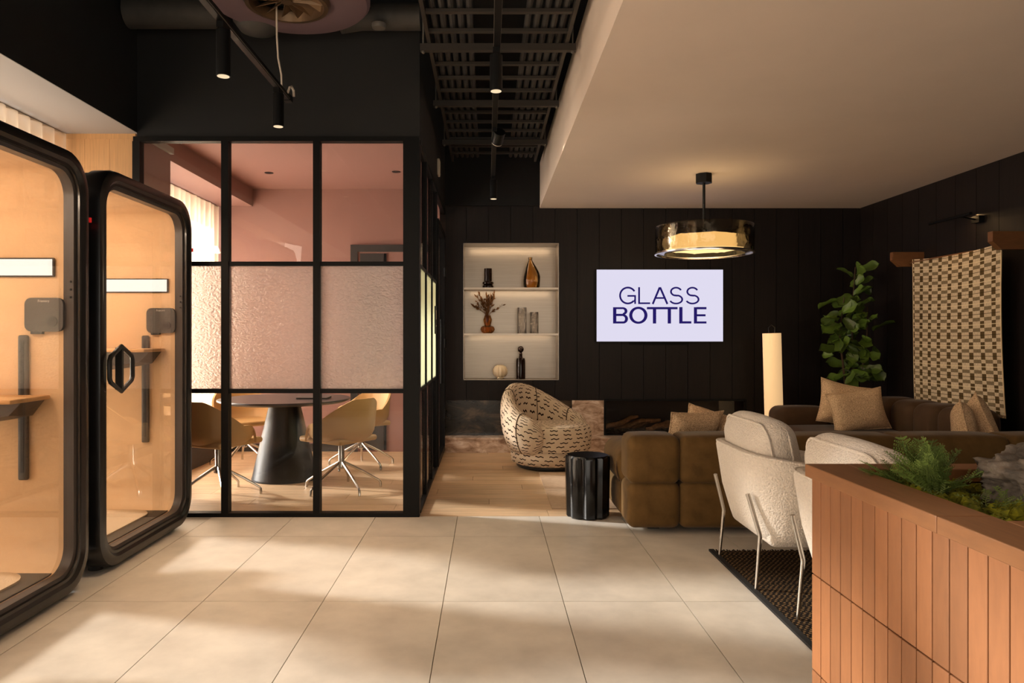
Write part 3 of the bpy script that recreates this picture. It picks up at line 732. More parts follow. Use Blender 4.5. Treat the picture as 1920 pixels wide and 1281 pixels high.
# round swirl diffuser and ducts
df = thing('ceiling_diffuser', 'large round mauve ceiling diffuser with a swirl of bronze vanes', 'air diffuser', (-1.27, 4.58, 3.44))
MB().lathe([(0.27, 0.0), (0.30, -0.012), (0.50, 0.0), (0.52, 0.02), (0.52, 0.06), (0.27, 0.06)], 56, cap=False).build('plate', 'mauve', df, True)
MB().lathe([(0.215, 0.03), (0.23, -0.03), (0.255, -0.03), (0.27, 0.0), (0.27, 0.06), (0.25, 0.06)], 48, cap=False).build('collar', 'bronze', df, True)
MB().lathe([(0.26, 0.07), (0.26, 0.075)], 40).build('backing', 'voidblack', df)
van = MB().add([(0.03, -0.01, 0.05), (0.22, -0.035, 0.05), (0.22, 0.04, -0.01), (0.03, 0.012, 0.0), (0.03, -0.006, 0.052), (0.22, -0.031, 0.052), (0.22, 0.044, -0.008), (0.03, 0.016, 0.002)], [(0,1,2,3),(4,7,6,5),(0,4,5,1),(1,5,6,2),(2,6,7,3),(3,7,4,0)]).mesh('vane', 'bronze')
for k in range(14): place('vane', van, df, (0, 0, 0), (0, 0, 2*PI*k/14))
MB().lathe([(0.035, -0.01), (0.035, 0.05)], 16).build('hub', 'bronze', df, True)
MB().lathe([(0.22, 0.06), (0.22, ZV-3.44)], 28).build('duct_neck', 'duct', df, True)
tag(MB().tube([(-1.56, 5.0, ZV), (-1.58, 4.98, 3.62), (-1.58, 4.98, 3.48), (-1.58, 4.98, 3.42), (-1.58, 4.98, 3.39)], [0.17, 0.17, 0.165, 0.12, 0.02], 20).build('flexible_duct', 'duct', None, True), 'grey rounded duct elbow behind the round diffuser', 'duct')
tag(MB().tube([(-1.05, 5.12, 3.56), (-0.9, 5.16, 3.60), (-0.48, 5.16, 3.60)], 0.095, 18).build('pipe', 'duct', None, True), 'grey horizontal pipe below the ceiling right of the diffuser', 'pipe')
tag(MB().tube([(-2.55, 5.14, 3.62), (-1.85, 5.14, 3.62)], 0.11, 18).build('pipe', 'duct', None, True), 'dark grey horizontal pipe below the ceiling left of the diffuser', 'pipe')
sd = thing('smoke_detector', 'round grey smoke detector high beside the pipe', 'smoke detector', (-0.76, 5.05, 3.50))
MB().lathe([(0.045, -0.03), (0.05, -0.01), (0.05, 0.0)], 20).build('housing', 'galv', sd, True)
MB().tube([(0, 0, 0), (0, 0.08, 0.06)], 0.008).build('stem', 'galv', sd)
em = thing('emergency_light', 'narrow white emergency light on the black side wall', 'emergency light', (-0.502, 7.2, 3.0))
MB().rbox((0.012, 0, 0), (0.024, 0.12, 0.16), 0.008, 2, 1).build('housing', 'ivory', em, True)
MB().box(0.024, 0.027, -0.045, 0.045, -0.065, 0.065).build('lens', 'ivory', em)

# ------------------------------------------------------------------ niche with shelves
nd = 0.34
nc = struct('wall_niche', MB().box(NX0, NX1, YB+nd, YB+nd+0.01, NZ0, NZ1), 'metalliner')
for nm, bx in (('side_panel', (NX0, NX0+0.006, YB-0.004, YB+nd, NZ0, NZ1)), ('side_panel', (NX1-0.006, NX1, YB-0.004, YB+nd, NZ0, NZ1)),
               ('top_panel', (NX0, NX1, YB-0.004, YB+nd, NZ1-0.006, NZ1)), ('bottom_panel', (NX0, NX1, YB-0.004, YB+nd, NZ0, NZ0+0.006))):
    MB().box(*bx).build(nm, 'metalliner', nc)
SZ = [NZ0+0.006, 1.362, 1.900]
for z in SZ[1:]: MB().box(NX0+0.006, NX1-0.006, YB+0.003, YB+nd, z-0.022, z).build('shelf', 'shelfglass', nc)
add_light('niche_strip', 'AREA', (0.27, YB+0.05, NZ1-0.02), 1.6, WARM, (0, 0.25, -1), nc, shape='RECTANGLE', size=1.0, size_y=0.03)
add_light('niche_strip', 'AREA', (0.27, YB+0.05, SZ[2]-0.03), 1.3, WARM, (0, 0.25, -1), nc, shape='RECTANGLE', size=1.0, size_y=0.03)
add_light('niche_strip', 'AREA', (0.27, YB+0.05, SZ[1]-0.03), 1.1, WARM, (0, 0.25, -1), nc, shape='RECTANGLE', size=1.0, size_y=0.03)
YN = YB+0.14
t = thing('vase', 'dark brown cylinder vase with a ringed foot on the top shelf', 'vase', (0.0, YN, SZ[2]))
MB().lathe([(0.062, 0), (0.066, 0.012), (0.064, 0.03), (0.05, 0.04), (0.066, 0.052), (0.066, 0.07), (0.046, 0.085)], 32).build('foot', 'darkglass', t, True)
MB().lathe([(0.046, 0.085), (0.046, 0.235), (0.041, 0.235), (0.041, 0.09)], 32).build('cylinder', 'darkglass', t, True)
t = thing('bottle_vase', 'amber glass bottle vase with slumped shoulders on the top shelf', 'vase', (0.515, YN, SZ[2]))
mb = MB(); L = []
for (r, z, dx) in ((0.08, 0, 0), (0.096, 0.02, 0), (0.10, 0.09, 0), (0.098, 0.14, 0.004), (0.085, 0.19, 0.004), (0.062, 0.25, -0.004), (0.038, 0.30, -0.010), (0.022, 0.33, -0.012), (0.02, 0.345, -0.012)):
    L.append([(dx+r*math.cos(2*PI*k/32)*(1+0.05*math.cos(2*PI*k/32)), r*math.sin(2*PI*k/32), z) for k in range(32)])
mb.loops(L, True, False, True).build('body', 'amber', t, True)
MB().lathe([(0.020, 0.34), (0.022, 0.345), (0.024, 0.368), (0.018, 0.368)], 20, (-0.012, 0, 0)).build('neck', 'amber', t, True)
t = thing('ribbed_vase', 'small amber ribbed vase holding dried flowers on the middle shelf', 'vase', (-0.005, YN, SZ[1]))
fl_ = lambda a: 1+0.05*math.cos(14*a)
MB().lathe([(0.045, 0), (0.07, 0.02), (0.082, 0.05), (0.07, 0.08), (0.04, 0.095)], 84, flute=fl_).build('body', 'amber2', t, True)
MB().lathe([(0.036, 0.095), (0.046, 0.14), (0.05, 0.165), (0.038, 0.20), (0.036, 0.215), (0.03, 0.215)], 84, flute=lambda a: 1+0.03*math.cos(14*a)).build('neck', 'amber2', t, True)
df_ = thing('dried_bouquet', 'bunch of brown dried flowers in the ribbed amber vase', 'flowers', (-0.005, YN, SZ[1]+0.12))
rnd = random.Random(3)
for k in range(30):
    a = rnd.uniform(0, 2*PI); tilt = rnd.uniform(0.1, 1.1); ln = rnd.uniform(0.20, 0.34)*(1.0-0.22*tilt)
    d = Vector((math.sin(tilt)*math.cos(a), math.sin(tilt)*math.sin(a)*0.35, math.cos(tilt)))
    mb = MB(); st_ = Vector((0, 0, 0)); mid = Vector((0, 0, 0.10))+d*0.04; end = mid+d*(ln-0.08)
    mb.tube([st_, mid, end], [0.0025, 0.0022, 0.0015], 5)
    for q in range(rnd.randint(6, 10)):
        p = mid.lerp(end, rnd.uniform(0.35, 1.05)); v = Vector((rnd.uniform(-1, 1), rnd.uniform(-1, 1), rnd.uniform(-0.3, 1))).normalized()
        w_ = v.cross(d).normalized()*0.010; e_ = p+(v*0.6+d*0.7)*rnd.uniform(0.035, 0.065); n_ = v.cross(w_).normalized()*0.0015
        m_ = p.lerp(e_, 0.5)
        mb.add([p, m_+w_, e_, m_-w_, m_+n_], [(0, 1, 4), (1, 2, 4), (2, 3, 4), (3, 0, 4), (0, 3, 2, 1)])
    mb.build('flower_stem', 'dried', df_)
for nm, x, r, h in (('taller clear cut-glass tumbler vase on the middle shelf', 0.405, 0.056, 0.305), ('shorter clear cut-glass tumbler vase on the middle shelf', 0.55, 0.052, 0.25)):
    t = thing('cut_glass_vase', nm, 'vase', (x, YN, SZ[1]), 0, 'cut-glass vases on the middle shelf')
    prof = []; n_ = 18
    for k in range(n_*2+1): prof.append((r*(1 if k % 2 else 0.93), h*k/(n_*2)))
    MB().lathe(prof, 28, flute=lambda a: 1+0.02*math.cos(12*a)).build('body', 'cutglass', t, True, ang=20)
    MB().lathe([(r*0.97, h), (r*0.97, h+0.004), (r*0.8, h+0.004), (r*0.8, h-0.06)], 28, cap=False).build('rim', 'cutglass', t, True)
t = thing('pumpkin_vase', 'round cream vase with pumpkin ribs on the bottom of the niche', 'vase', (0.145, YN, SZ[0]))
MB().lathe([(0.03, 0), (0.042, 0.012), (0.04, 0.022)], 24).build('foot', 'cream', t, True)
MB().lathe([(0.035, 0.02), (0.07, 0.035), (0.09, 0.075), (0.088, 0.11), (0.065, 0.15), (0.035, 0.165), (0.02, 0.16)], 110, flute=lambda a: 1-0.10*abs(math.cos(5.5*a))**6).build('body', 'cream', t, True, ang=70)
t = thing('stoppered_decanter', 'dark brown decanter with a round ball stopper in the niche', 'decanter', (0.39, YN, SZ[0]))
MB().lathe([(0.045, 0), (0.054, 0.004), (0.054, 0.22), (0.048, 0.245), (0.02, 0.255), (0.018, 0.29), (0.024, 0.30)], 36).build('body', 'darkglass', t, True)
MB().lathe([(0.016, 0.30), (0.016, 0.315)]+[(0.036*math.sin(PI*(0.14+0.86*k/12)), 0.352-0.038*math.cos(PI*(0.14+0.86*k/12))) for k in range(13)], 28).build('ball_stopper', 'darkglass', t, True)
# marble plinth and cladding, fireplace
pl_ = struct('trim_1', MB().box(-0.50, FX1+0.06, YB-0.23, YB+0.02, 0, 0.15), 'marble_light')
x = -0.50
while x < FX1:
    MB().box(x, min(x+1.17, FX1+0.06)-0.003, YB-0.24, YB+0.02, 0.15, 0.17).build('plinth_slab', 'marble_light', pl_); x += 1.17
cl = struct('trim_2', MB().box(-0.50, FX0, YB+0.005, YB+0.02, 0.17, 0.58), 'boardgap')
for (a0, a1, m_) in ((-0.50, 0.24, 'marble_dark'), (0.243, 0.98, 'marble_dark'), (0.983, FX0-0.015, 'marble_light')):
    MB().box(a0, a1, YB-0.012, YB+0.005, 0.17, 0.578).build('marble_slab', m_, cl)
fp = thing('fireplace', 'wide glass-fronted fireplace box set low in the dark wall', 'fireplace', ((FX0+FX1)/2, YB, FZ0))
fwid = (FX1-FX0)/2; fh = FZ1-FZ0
b = MB(); b.box(-fwid, fwid, 0.40, 0.42, 0, fh); b.box(-fwid, fwid, 0.0, 0.42, fh-0.01, fh); b.box(-fwid, fwid, 0.0, 0.42, 0, 0.012); b.box(-fwid, -fwid+0.012, 0, 0.42, 0, fh); b.box(fwid-0.012, fwid, 0, 0.42, 0, fh)
b.build('firebox', 'fireblack', fp)
for nm, bx in (('frame_bar', (-fwid-0.012, fwid+0.012, -0.028, 0.0, fh-0.004, fh+0.016)), ('frame_bar', (-fwid-0.012, fwid+0.012, -0.028, 0.0, -0.0, 0.012)),
               ('frame_bar', (-fwid-0.012, -fwid+0.006, -0.028, 0, 0.012, fh-0.004)), ('frame_bar', (fwid-0.006, fwid+0.012, -0.028, 0, 0.012, fh-0.004))):
    MB().box(*bx).build(nm, 'steel', fp)
MB().box(-fwid+0.006, fwid-0.006, -0.016, -0.010, 0.012, fh-0.004).build('glass_front', 'clear', fp)
MB().grid(lambda u, v: (-fwid+0.03+(2*fwid-0.06)*u, 0.06+0.3*v, 0.02+0.02*math.sin(u*60)*math.cos(v*25)), 60, 8).build('ember_bed', 'soil', fp)
rnd = random.Random(11)
for i in range(9):
    x = FX0+0.2+i*0.155; a = rnd.uniform(-0.5, 0.5); ln = rnd.uniform(0.16, 0.26); zt = rnd.uniform(0.02, 0.16)
    p0 = Vector((-ln*math.cos(a), -ln*math.sin(a)*0.4, 0)); p1 = Vector((ln*math.cos(a), ln*math.sin(a)*0.4, zt))
    pts = [p0.lerp(p1, q/5)+Vector((0, 0, 0.015*math.sin(q*1.9+i))) for q in range(6)]
    nm = ('leftmost', 'second from the left', 'third from the left', 'fourth from the left', 'middle', 'fourth from the right', 'third from the right', 'second from the right', 'rightmost')[i]
    tag(MB().tube(pts, [0.018, 0.03, 0.034, 0.032, 0.028, 0.016], 9).build('fire_log', 'log', None, True, (x, YB+0.13+0.07*(i % 3), FZ0+0.055)), 'charred log in the fireplace, %s of the row' % nm, 'log', 'logs in the fireplace')

# ------------------------------------------------------------------ display with lettering
tv = thing('display_screen', 'wall-mounted display showing the navy words GLASS BOTTLE', 'screen', (2.0, YB-0.03, 1.686))
k_ = 8.43/1360
hw, hh = 0.735, 0.418
MB().rbox((0, 0.0, 0), (2*hw+0.016, 0.05, 2*hh+0.016), 0.004, 1, 1).build('bezel', 'blackplastic', tv)
MB().box(-hw, hw, -0.028, -0.025, -hh, hh).build('panel', 'screen', tv)
MB().box(-0.35, 0.35, 0.02, 0.03, -hh-0.04, hh*0.5).build('wall_bracket', 'steel', tv)
def T(cx, cy):   # drawing units of the lettering -> metres on the panel
    return ((cx-491)/3.5575*k_, (972-cy)/3.5575*k_)
class Lett:
    def __init__(s): s.mb = MB()
    def poly(s, pts):
        q = [T(*p) for p in pts]
        s.mb.prism(q, lambda p: (p[0], -0.0285, p[1]), lambda p: (p[0], -0.0297, p[1]))
    def rect(s, x0, y0, x1, y1): s.poly([(x0, y0), (x1, y0), (x1, y1), (x0, y1)])
    def stroke(s, pts, w):
        pts = [Vector(p) for p in pts]
        L = []; R = []
        for i, p in enumerate(pts):
            d = (pts[min(i+1, len(pts)-1)]-pts[max(i-1, 0)]).normalized(); n = Vector((-d.y, d.x))*w/2
            L.append(p+n); R.append(p-n)
        for i in range(len(pts)-1): s.poly([L[i], L[i+1], R[i+1], R[i]])
    def arc(s, cx, cy, rx, ry, a0, a1, wx, wy, n=24):
        for i in range(n):
            a, b_ = math.radians(a0+(a1-a0)*i/n), math.radians(a0+(a1-a0)*(i+1)/n)
            P = lambda A, ax, ay: (cx+ax*math.cos(A), cy-ay*math.sin(A))
            s.poly([P(a, rx, ry), P(b_, rx, ry), P(b_, rx-wx, ry-wy), P(a, rx-wx, ry-wy)])
g = Lett()
g.arc(277, 905, 58, 59, 32, 318, 12, 12, 40); g.rect(274, 902, 331, 913); g.rect(320, 902, 331, 961); g.stroke([(317, 946), (326, 930)], 10)
g.rect(346, 849, 358, 962); g.rect(346, 951, 426, 962)
g.stroke([(443, 962), (490, 850)], 13); g.stroke([(541, 962), (492, 850)], 13); g.rect(460, 916, 524, 927); g.rect(484, 850, 498, 858)
for ox in (553, 662):
    g.arc(ox+46, 879, 40, 32, 20, 255, 12, 11, 24); g.arc(ox+46, 931, 47, 33, -160, 75, 12, 11, 24)
    g.stroke([(ox+36, 904), (ox+57, 906)], 12)
g.mb.build('lettering', 'ink', tv)
g = Lett()
g.rect(178, 983, 200, 1092)
g.rect(195, 983, 245, 996); g.rect(195, 1027, 248, 1042); g.rect(195, 1078, 248, 1092)
g.arc(243, 1009, 31, 26, -90, 90, 19, 13, 16); g.arc(246, 1061, 32, 31, -90, 90, 20, 14, 16)
g.arc(347, 1037, 61, 57, 0, 360, 21, 15, 44)
g.rect(404, 982, 609, 997); g.rect(444, 990, 466, 1092); g.rect(543, 990, 565, 1092)
g.rect(620, 982, 642, 1092); g.rect(636, 1077, 701, 1092)
g.rect(718, 983, 739, 1092)
for (a, b_) in ((982, 997), (1030, 1044), (1078, 1092)): g.rect(735, a, 802 if a != 1030 else 796, b_)
g.mb.build('lettering', 'ink', tv)

# ------------------------------------------------------------------ pendant lamp
pd = thing('pendant_lamp', 'smoked glass drum pendant lamp with a glowing centre hung from the ceiling', 'pendant lamp', (2.0, 6.72, ZC))
MB().lathe([(0.075, -0.085), (0.075, 0.0)], 8).build('ceiling_rose', 'steel', pd)
MB().tube([(0, 0, -0.085), (0, 0, -0.62)], 0.013, 10).build('rod', 'steel', pd, True)
MB().lathe([(0.43, -0.74), (0.44, -0.72), (0.445, -0.50), (0.440, -0.485), (0.434, -0.50), (0.430, -0.72)], 72, cap=False).build('glass_drum', 'smoke', pd, True)
MB().lathe([(0.43, -0.745), (0.447, -0.742), (0.447, -0.728), (0.425, -0.728), (0.36, -0.735), (0.36, -0.742)], 72, cap=False).build('lower_ring', 'chrome', pd, True)
gm = MB(); L = []
for (r, z) in ((0.30, -0.70), (0.355, -0.685), (0.37, -0.64), (0.36, -0.595), (0.31, -0.58)):
    L.append([((r+0.006*math.sin(9*a)+0.004*math.sin(23*a+z*90))*math.cos(a), (r+0.006*math.sin(9*a))*math.sin(a), z+0.004*math.sin(7*a)+0.003*math.sin(19*a)) for a in [2*PI*k/72 for k in range(72)]])
gm.loops(L, True, False, True).build('glowing_core', 'pendglow', pd, True)
MB().lathe([(0.06, -0.57), (0.06, -0.62)], 16).build('hub', 'steel', pd)
add_light('pendant_glow', 'POINT', (0, 0, -0.83), 14, WARM, None, pd, shadow_soft_size=0.2)
add_light('pendant_uplight', 'POINT', (0, 0, -0.42), 2, WARM, None, pd, shadow_soft_size=0.2)

# ------------------------------------------------------------------ rugs
rg = thing('area_rug', 'dark woven rug with brown flecks under the white armchairs', 'rug', (1.36, 2.31, 0))
MB().rbox((1.2, 1.08, 0.007), (2.34, 2.10, 0.012), 0.005, 1, 2).build('rug_field', 'darkrug', rg)
for bx in ((0, 0.03, 0, 2.16, 0.001, 0.014), (2.37, 2.4, 0, 2.16, 0.001, 0.014), (0.03, 2.37, 0, 0.03, 0.001, 0.014)):
    MB().box(*bx).build('binding', 'rugtrim', rg)
frg = MB()
for q in range(150): frg.tube([(0.03+q*0.0157, 2.13, 0.008), (0.03+q*0.0157+0.004*math.sin(q*3), 2.155+0.008*math.sin(q*1.7), 0.008)], 0.004, 5)
frg.build('fringe', 'rugtrim', rg)['kind'] = 'stuff'
r2 = thing('ribbed_rug', 'pale beige ribbed rug on the oak floor between round armchair and sofa', 'rug', (0.49, 5.56, 0))
def ribs(u, v):
    return (2.4*u, 1.48*v, 0.006+0.006*abs(math.sin(v*36*PI)))
MB().grid(ribs, 4, 36*6).build('rug_field', 'beigerug', r2, True, ang=180)
MB().box(0, 2.4, 0, 1.48, 0.0005, 0.004).build('backing', 'beigerug', r2)

# ------------------------------------------------------------------ round armchair
ra = thing('round_armchair', 'round cream armchair with dark squiggle pattern near the marble plinth', 'armchair', (0.63, 7.40, 0.0), math.radians(-42))
MB().lathe([(0.33, 0.012), (0.34, 0.02), (0.34, 0.045)], 40).build('plinth', 'blackplastic', ra, True)
def lathe_uv(prof, n, uo=0.0):
    mb = MB(); L = []; uvs = []; acc = 0; pr = None
    for (r, z) in prof:
        if pr: acc += math.hypot(r-pr[0], z-pr[1])
        pr = (r, z)
        L.append((r, z, acc))
    for (r, z, a_) in L:
        for k in range(n+1):
            an = 2*PI*k/n; mb.v.append((r*math.cos(an), r*math.sin(an), z)); uvs.append((uo+an*0.38, a_))
    for i in range(len(L)-1):
        for k in range(n): mb.f.append((i*(n+1)+k, i*(n+1)+k+1, (i+1)*(n+1)+k+1, (i+1)*(n+1)+k))
    mb.uv = uvs; return mb
lathe_uv([(0.35, 0.045), (0.39, 0.07), (0.40, 0.13), (0.385, 0.20), (0.36, 0.24)], 64).build('base_drum', 'squig', ra, True, ang=80)
lathe_uv([(0.365, 0.20), (0.375, 0.30), (0.375, 0.38), (0.355, 0.425), (0.30, 0.445), (0.18, 0.455), (0.02, 0.458)], 64, 0.3).build('seat_cushion', 'squig', ra, True, ang=80).location = (0.055, 0, 0)
def armshell():
    NA, NC = 72, 22; L = []; uvs = []
    A0 = math.radians(62)
    for i in range(NA+1):
        s_ = i/NA; an = A0+(2*PI-2*A0)*s_
        k = 1-abs(2*s_-1)                       # 0 at arm tips, 1 at the back
        ks = k*k*(3-2*k)
        top = 0.50+0.335*ks; bot = 0.155
        endr = min(1, (k/0.13))**0.5 if k < 0.13 else 1.0   # round off the arm tips
        cz = (top+bot)/2; hz = (top-bot)/2*(0.35+0.65*endr); th = 0.085*(0.15+0.85*endr)
        ring = []
        for j in range(NC+1):
            t = 2*PI*j/NC
            ct, st = math.cos(t), math.sin(t)
            x = math.copysign(abs(ct)**0.75, ct)*th; z = math.copysign(abs(st)**0.85, st)*hz
            zz = cz+z
            lean = 0.05*ks*((zz-bot)/(0.8))+0.05*math.sin(min(1, max(0, (zz-bot)/(top-bot)))*PI*0.72)
            R = 0.355+lean+x
            ring.append((R*math.cos(an), R*math.sin(an), zz)); uvs.append((an*0.46, t*0.19 if t < PI else t*0.19))
        L.append(ring)
    mb = MB(); n = NC+1
    mb.loops(L, False, False)
    mb.f.append(tuple(range(NC))); mb.f.append(tuple(NA*n+j for j in range(NC)))
    mb.uv = uvs; return mb
sh = armshell().build('back_shell', 'squig', ra, True, ang=70)
for an in (95, 150, 210, 265):    # piping seams over the shell
    a = math.radians(an); s_ = (a-math.radians(62))/(2*PI-2*math.radians(62)); k = 1-abs(2*s_-1); ks = k*k*(3-2*k)
    top = 0.50+0.335*ks; bot = 0.155; cz = (top+bot)/2; hz = (top-bot)/2; pts = []
    for j in range(29):
        t = -0.35*PI+1.45*PI*j/28; ct, st = math.cos(t), math.sin(t)
        x = math.copysign(abs(ct)**0.75, ct)*0.0865; z = math.copysign(abs(st)**0.85, st)*(hz+0.001); zz = cz+z
        lean = 0.05*ks*((zz-bot)/0.8)+0.05*math.sin(min(1, max(0, (zz-bot)/(top-bot)))*PI*0.72)
        R = 0.355+lean+x; pts.append((R*math.cos(a), R*math.sin(a), zz))
    MB().tube(pts, 0.0045, 6).build('piping', 'bark', sh, True)

# ------------------------------------------------------------------ black fluted side table
st = thing('side_table', 'glossy black fluted side table at the end of the olive sofa', 'side table', (0.735, 5.36, 0))
def oct_(a):
    k = (a/(2*PI)*8) % 1; d = abs(k-0.5)*2
    return 1.0-0.13*max(0, 1-(d/0.42))**0.5 if d < 0.42 else 1.0
MB().lathe([(0.150, 0.0), (0.158, 0.01), (0.165, 0.43), (0.160, 0.445)], 128, flute=oct_).build('fluted_body', 'gloss_black', st, True, ang=25)
MB().lathe([(0.150, 0.445), (0.148, 0.452), (0.13, 0.452)], 64).build('top', 'gloss_black', st, True)

# ------------------------------------------------------------------ sofas
def block(name, parent, mat, x0, x1, y0, y1, z0, z1, r=0.06, bulge=(0.012, 0.012, 0.012)):
    return MB().rbox((0, 0, 0), (x1-x0, y1-y0, z1-z0), r, 4, 4, bulge).build(name, mat, parent, True, ((x0+x1)/2, (y0+y1)/2, (z0+z1)/2), ang=80)
sf = thing('modular_sofa', 'long olive velvet modular sofa with its back to the viewer', 'sofa', (0.94, 4.84, 0))
xs = [0, 0.347, 1.08, 1.82, 2.56, 3.36]
for i in range(5):
    x0, x1 = xs[i], xs[i+1]
    for (z0, z1) in ((0.035, 0.345), (0.333, 0.655)):
        block('back_cushion', sf, 'velvet', x0-0.004, x1+0.004, 0.0, 0.30, z0, z1, 0.055, (0.0, 0.012, 0.010 if z1 > 0.5 else 0))
    if i: block('seat_cushion', sf, 'velvet', x0, x1, 0.28, 0.99, 0.22, 0.43, 0.06, (0.0, 0.01, 0.02))
    if i: block('seat_base', sf, 'velvet', x0, x1, 0.28, 0.96, 0.035, 0.24, 0.05, (0, 0.01, 0))
block('arm_cushion', sf, 'velvet', -0.012, 0.347, 0.29, 1.0, 0.26, 0.525, 0.09, (0.02, 0.02, 0.02))
block('arm_base', sf, 'velvet', 0.0, 0.347, 0.29, 0.97, 0.035, 0.30, 0.06, (0.012, 0.012, 0))
MB().tube([(0.03, 0.36, 0.515), (-0.012, 0.38, 0.45), (-0.02, 0.35, 0.37), (-0.006, 0.33, 0.29)], 0.005, 6).build('seam', 'bark', sf, True)
b = MB()
for (a, c) in ((0.2, 0.2), (3.2, 0.2), (0.2, 0.62), (3.2, 0.62), (1.7, 0.2)): b = MB().box(a-0.04, a+0.04, c-0.04, c+0.04, 0, 0.05); b.build('foot', 'blackplastic', sf)
s2 = thing('corner_sofa', 'dark brown velvet sofa against the right wall under the woven hanging', 'sofa', (4.30, 5.95, 0))
yb = [0.0, 0.36, 0.72, 1.08, 1.42]
for i in range(4):
    block('back_cushion', s2, 'velvet_dark', -0.42, -0.06, yb[i]-0.004, yb[i+1]+0.004, 0.36, 0.715, 0.09, (0.02, 0.0, 0.012))
for (a, c) in ((0.0, 0.71), (0.71, 1.42)):
    block('seat_cushion', s2, 'velvet_dark', -1.33, -0.38, a, c, 0.22, 0.43, 0.06, (0.015, 0.0, 0.02))
    block('seat_base', s2, 'velvet_dark', -1.30, -0.06, a, c, 0.035, 0.24, 0.05)
block('arm_cushion', s2, 'velvet_dark', -1.35, -0.80, 1.40, 1.72, 0.30, 0.60, 0.08, (0.015, 0.012, 0.012))
block('arm_cushion', s2, 'velvet_dark', -0.82, -0.06, 1.40, 1.72, 0.30, 0.60, 0.08, (0.0, 0.012, 0.012))
block('arm_base', s2, 'velvet_dark', -1.32, -0.06, 1.42, 1.70, 0.035, 0.32, 0.05)
for (a, c) in ((-1.2, 0.1), (-0.15, 0.1), (-1.2, 1.6), (-0.15, 1.6)): MB().box(a-0.04, a+0.04, c-0.04, c+0.04, 0, 0.05).build('foot', 'blackplastic', s2)

# throw cushions
def cushion_mesh(w, h, t, seed=0, ears=0.10):
    mb = MB(); N = 16; R = random.Random(seed); ph = R.uniform(0, 6)
    for sg in (1, -1):
        def f(u, v):
            a, b_ = 2*u-1, 2*v-1
            ex = 1-ears*(1-b_*b_)*abs(a)**2; ey = 1-ears*(1-a*a)*abs(b_)**2
            th = t*((1-a**4)*(1-b_**4))**0.55*(1+0.12*math.sin(3*a+ph)*math.cos(2.4*b_+ph))
            return (w/2*a*ex, sg*th/2, h/2*b_*ey)
        mb.grid(f, N, N)
    mb.uv = []
    return mb
def cushion(label, loc, rot, w=0.45, h=0.45, t=0.17, seed=0):
    o = thing('throw_cushion', label, 'cushion', loc, 0, 'speckled tan throw cushions')
    o.rotation_euler = rot
    mb = cushion_mesh(w, h, t, seed); c_ = mb.build('cover', 'speckle', o, True, ang=180)
    edge = []
    for k in range(64):
        q = k/16; s_ = int(q); f_ = q-s_; a, b_ = [(2*f_-1, -1), (1, 2*f_-1), (1-2*f_, 1), (-1, 1-2*f_)][s_]
        edge.append((w/2*a*(1-0.10*(1-b_*b_)*abs(a)**2), 0, h/2*b_*(1-0.10*(1-a*a)*abs(b_)**2)))
    MB().tube(edge, 0.006, 6, True).build('piping', 'speckle', c_, True)
    return o
cushion('crumpled tan cushion resting on the olive sofa before the fireplace, left one', (1.50, 5.32, 0.615), (0.42, 0.0, 0.25), 0.42, 0.36, 0.16, 1)
cushion('tan cushion leaning on its neighbour at the olive sofa, right one', (1.68, 5.46, 0.61), (0.5, 0.30, -0.35), 0.42, 0.36, 0.17, 2)
cushion('big tan cushion in front on the brown corner sofa by the fig plant', (3.52, 6.90, 0.615), (-0.24, -0.12, 0.08), 0.56, 0.40, 0.17, 3)
cushion('tan cushion half hidden behind the big one at the corner sofa', (3.50, 7.13, 0.655), (-0.25, 0.22, -0.05), 0.50, 0.44, 0.16, 4)
cushion('tan cushion at the right end of the corner sofa, tipped sideways in front', (3.70, 5.62, 0.57), (-0.2, 0.5, 1.0), 0.42, 0.40, 0.17, 5)
cushion('tan cushion at the right end of the corner sofa, standing behind', (3.86, 5.70, 0.60), (-0.2, 0.62, 1.25), 0.42, 0.42, 0.16, 6)

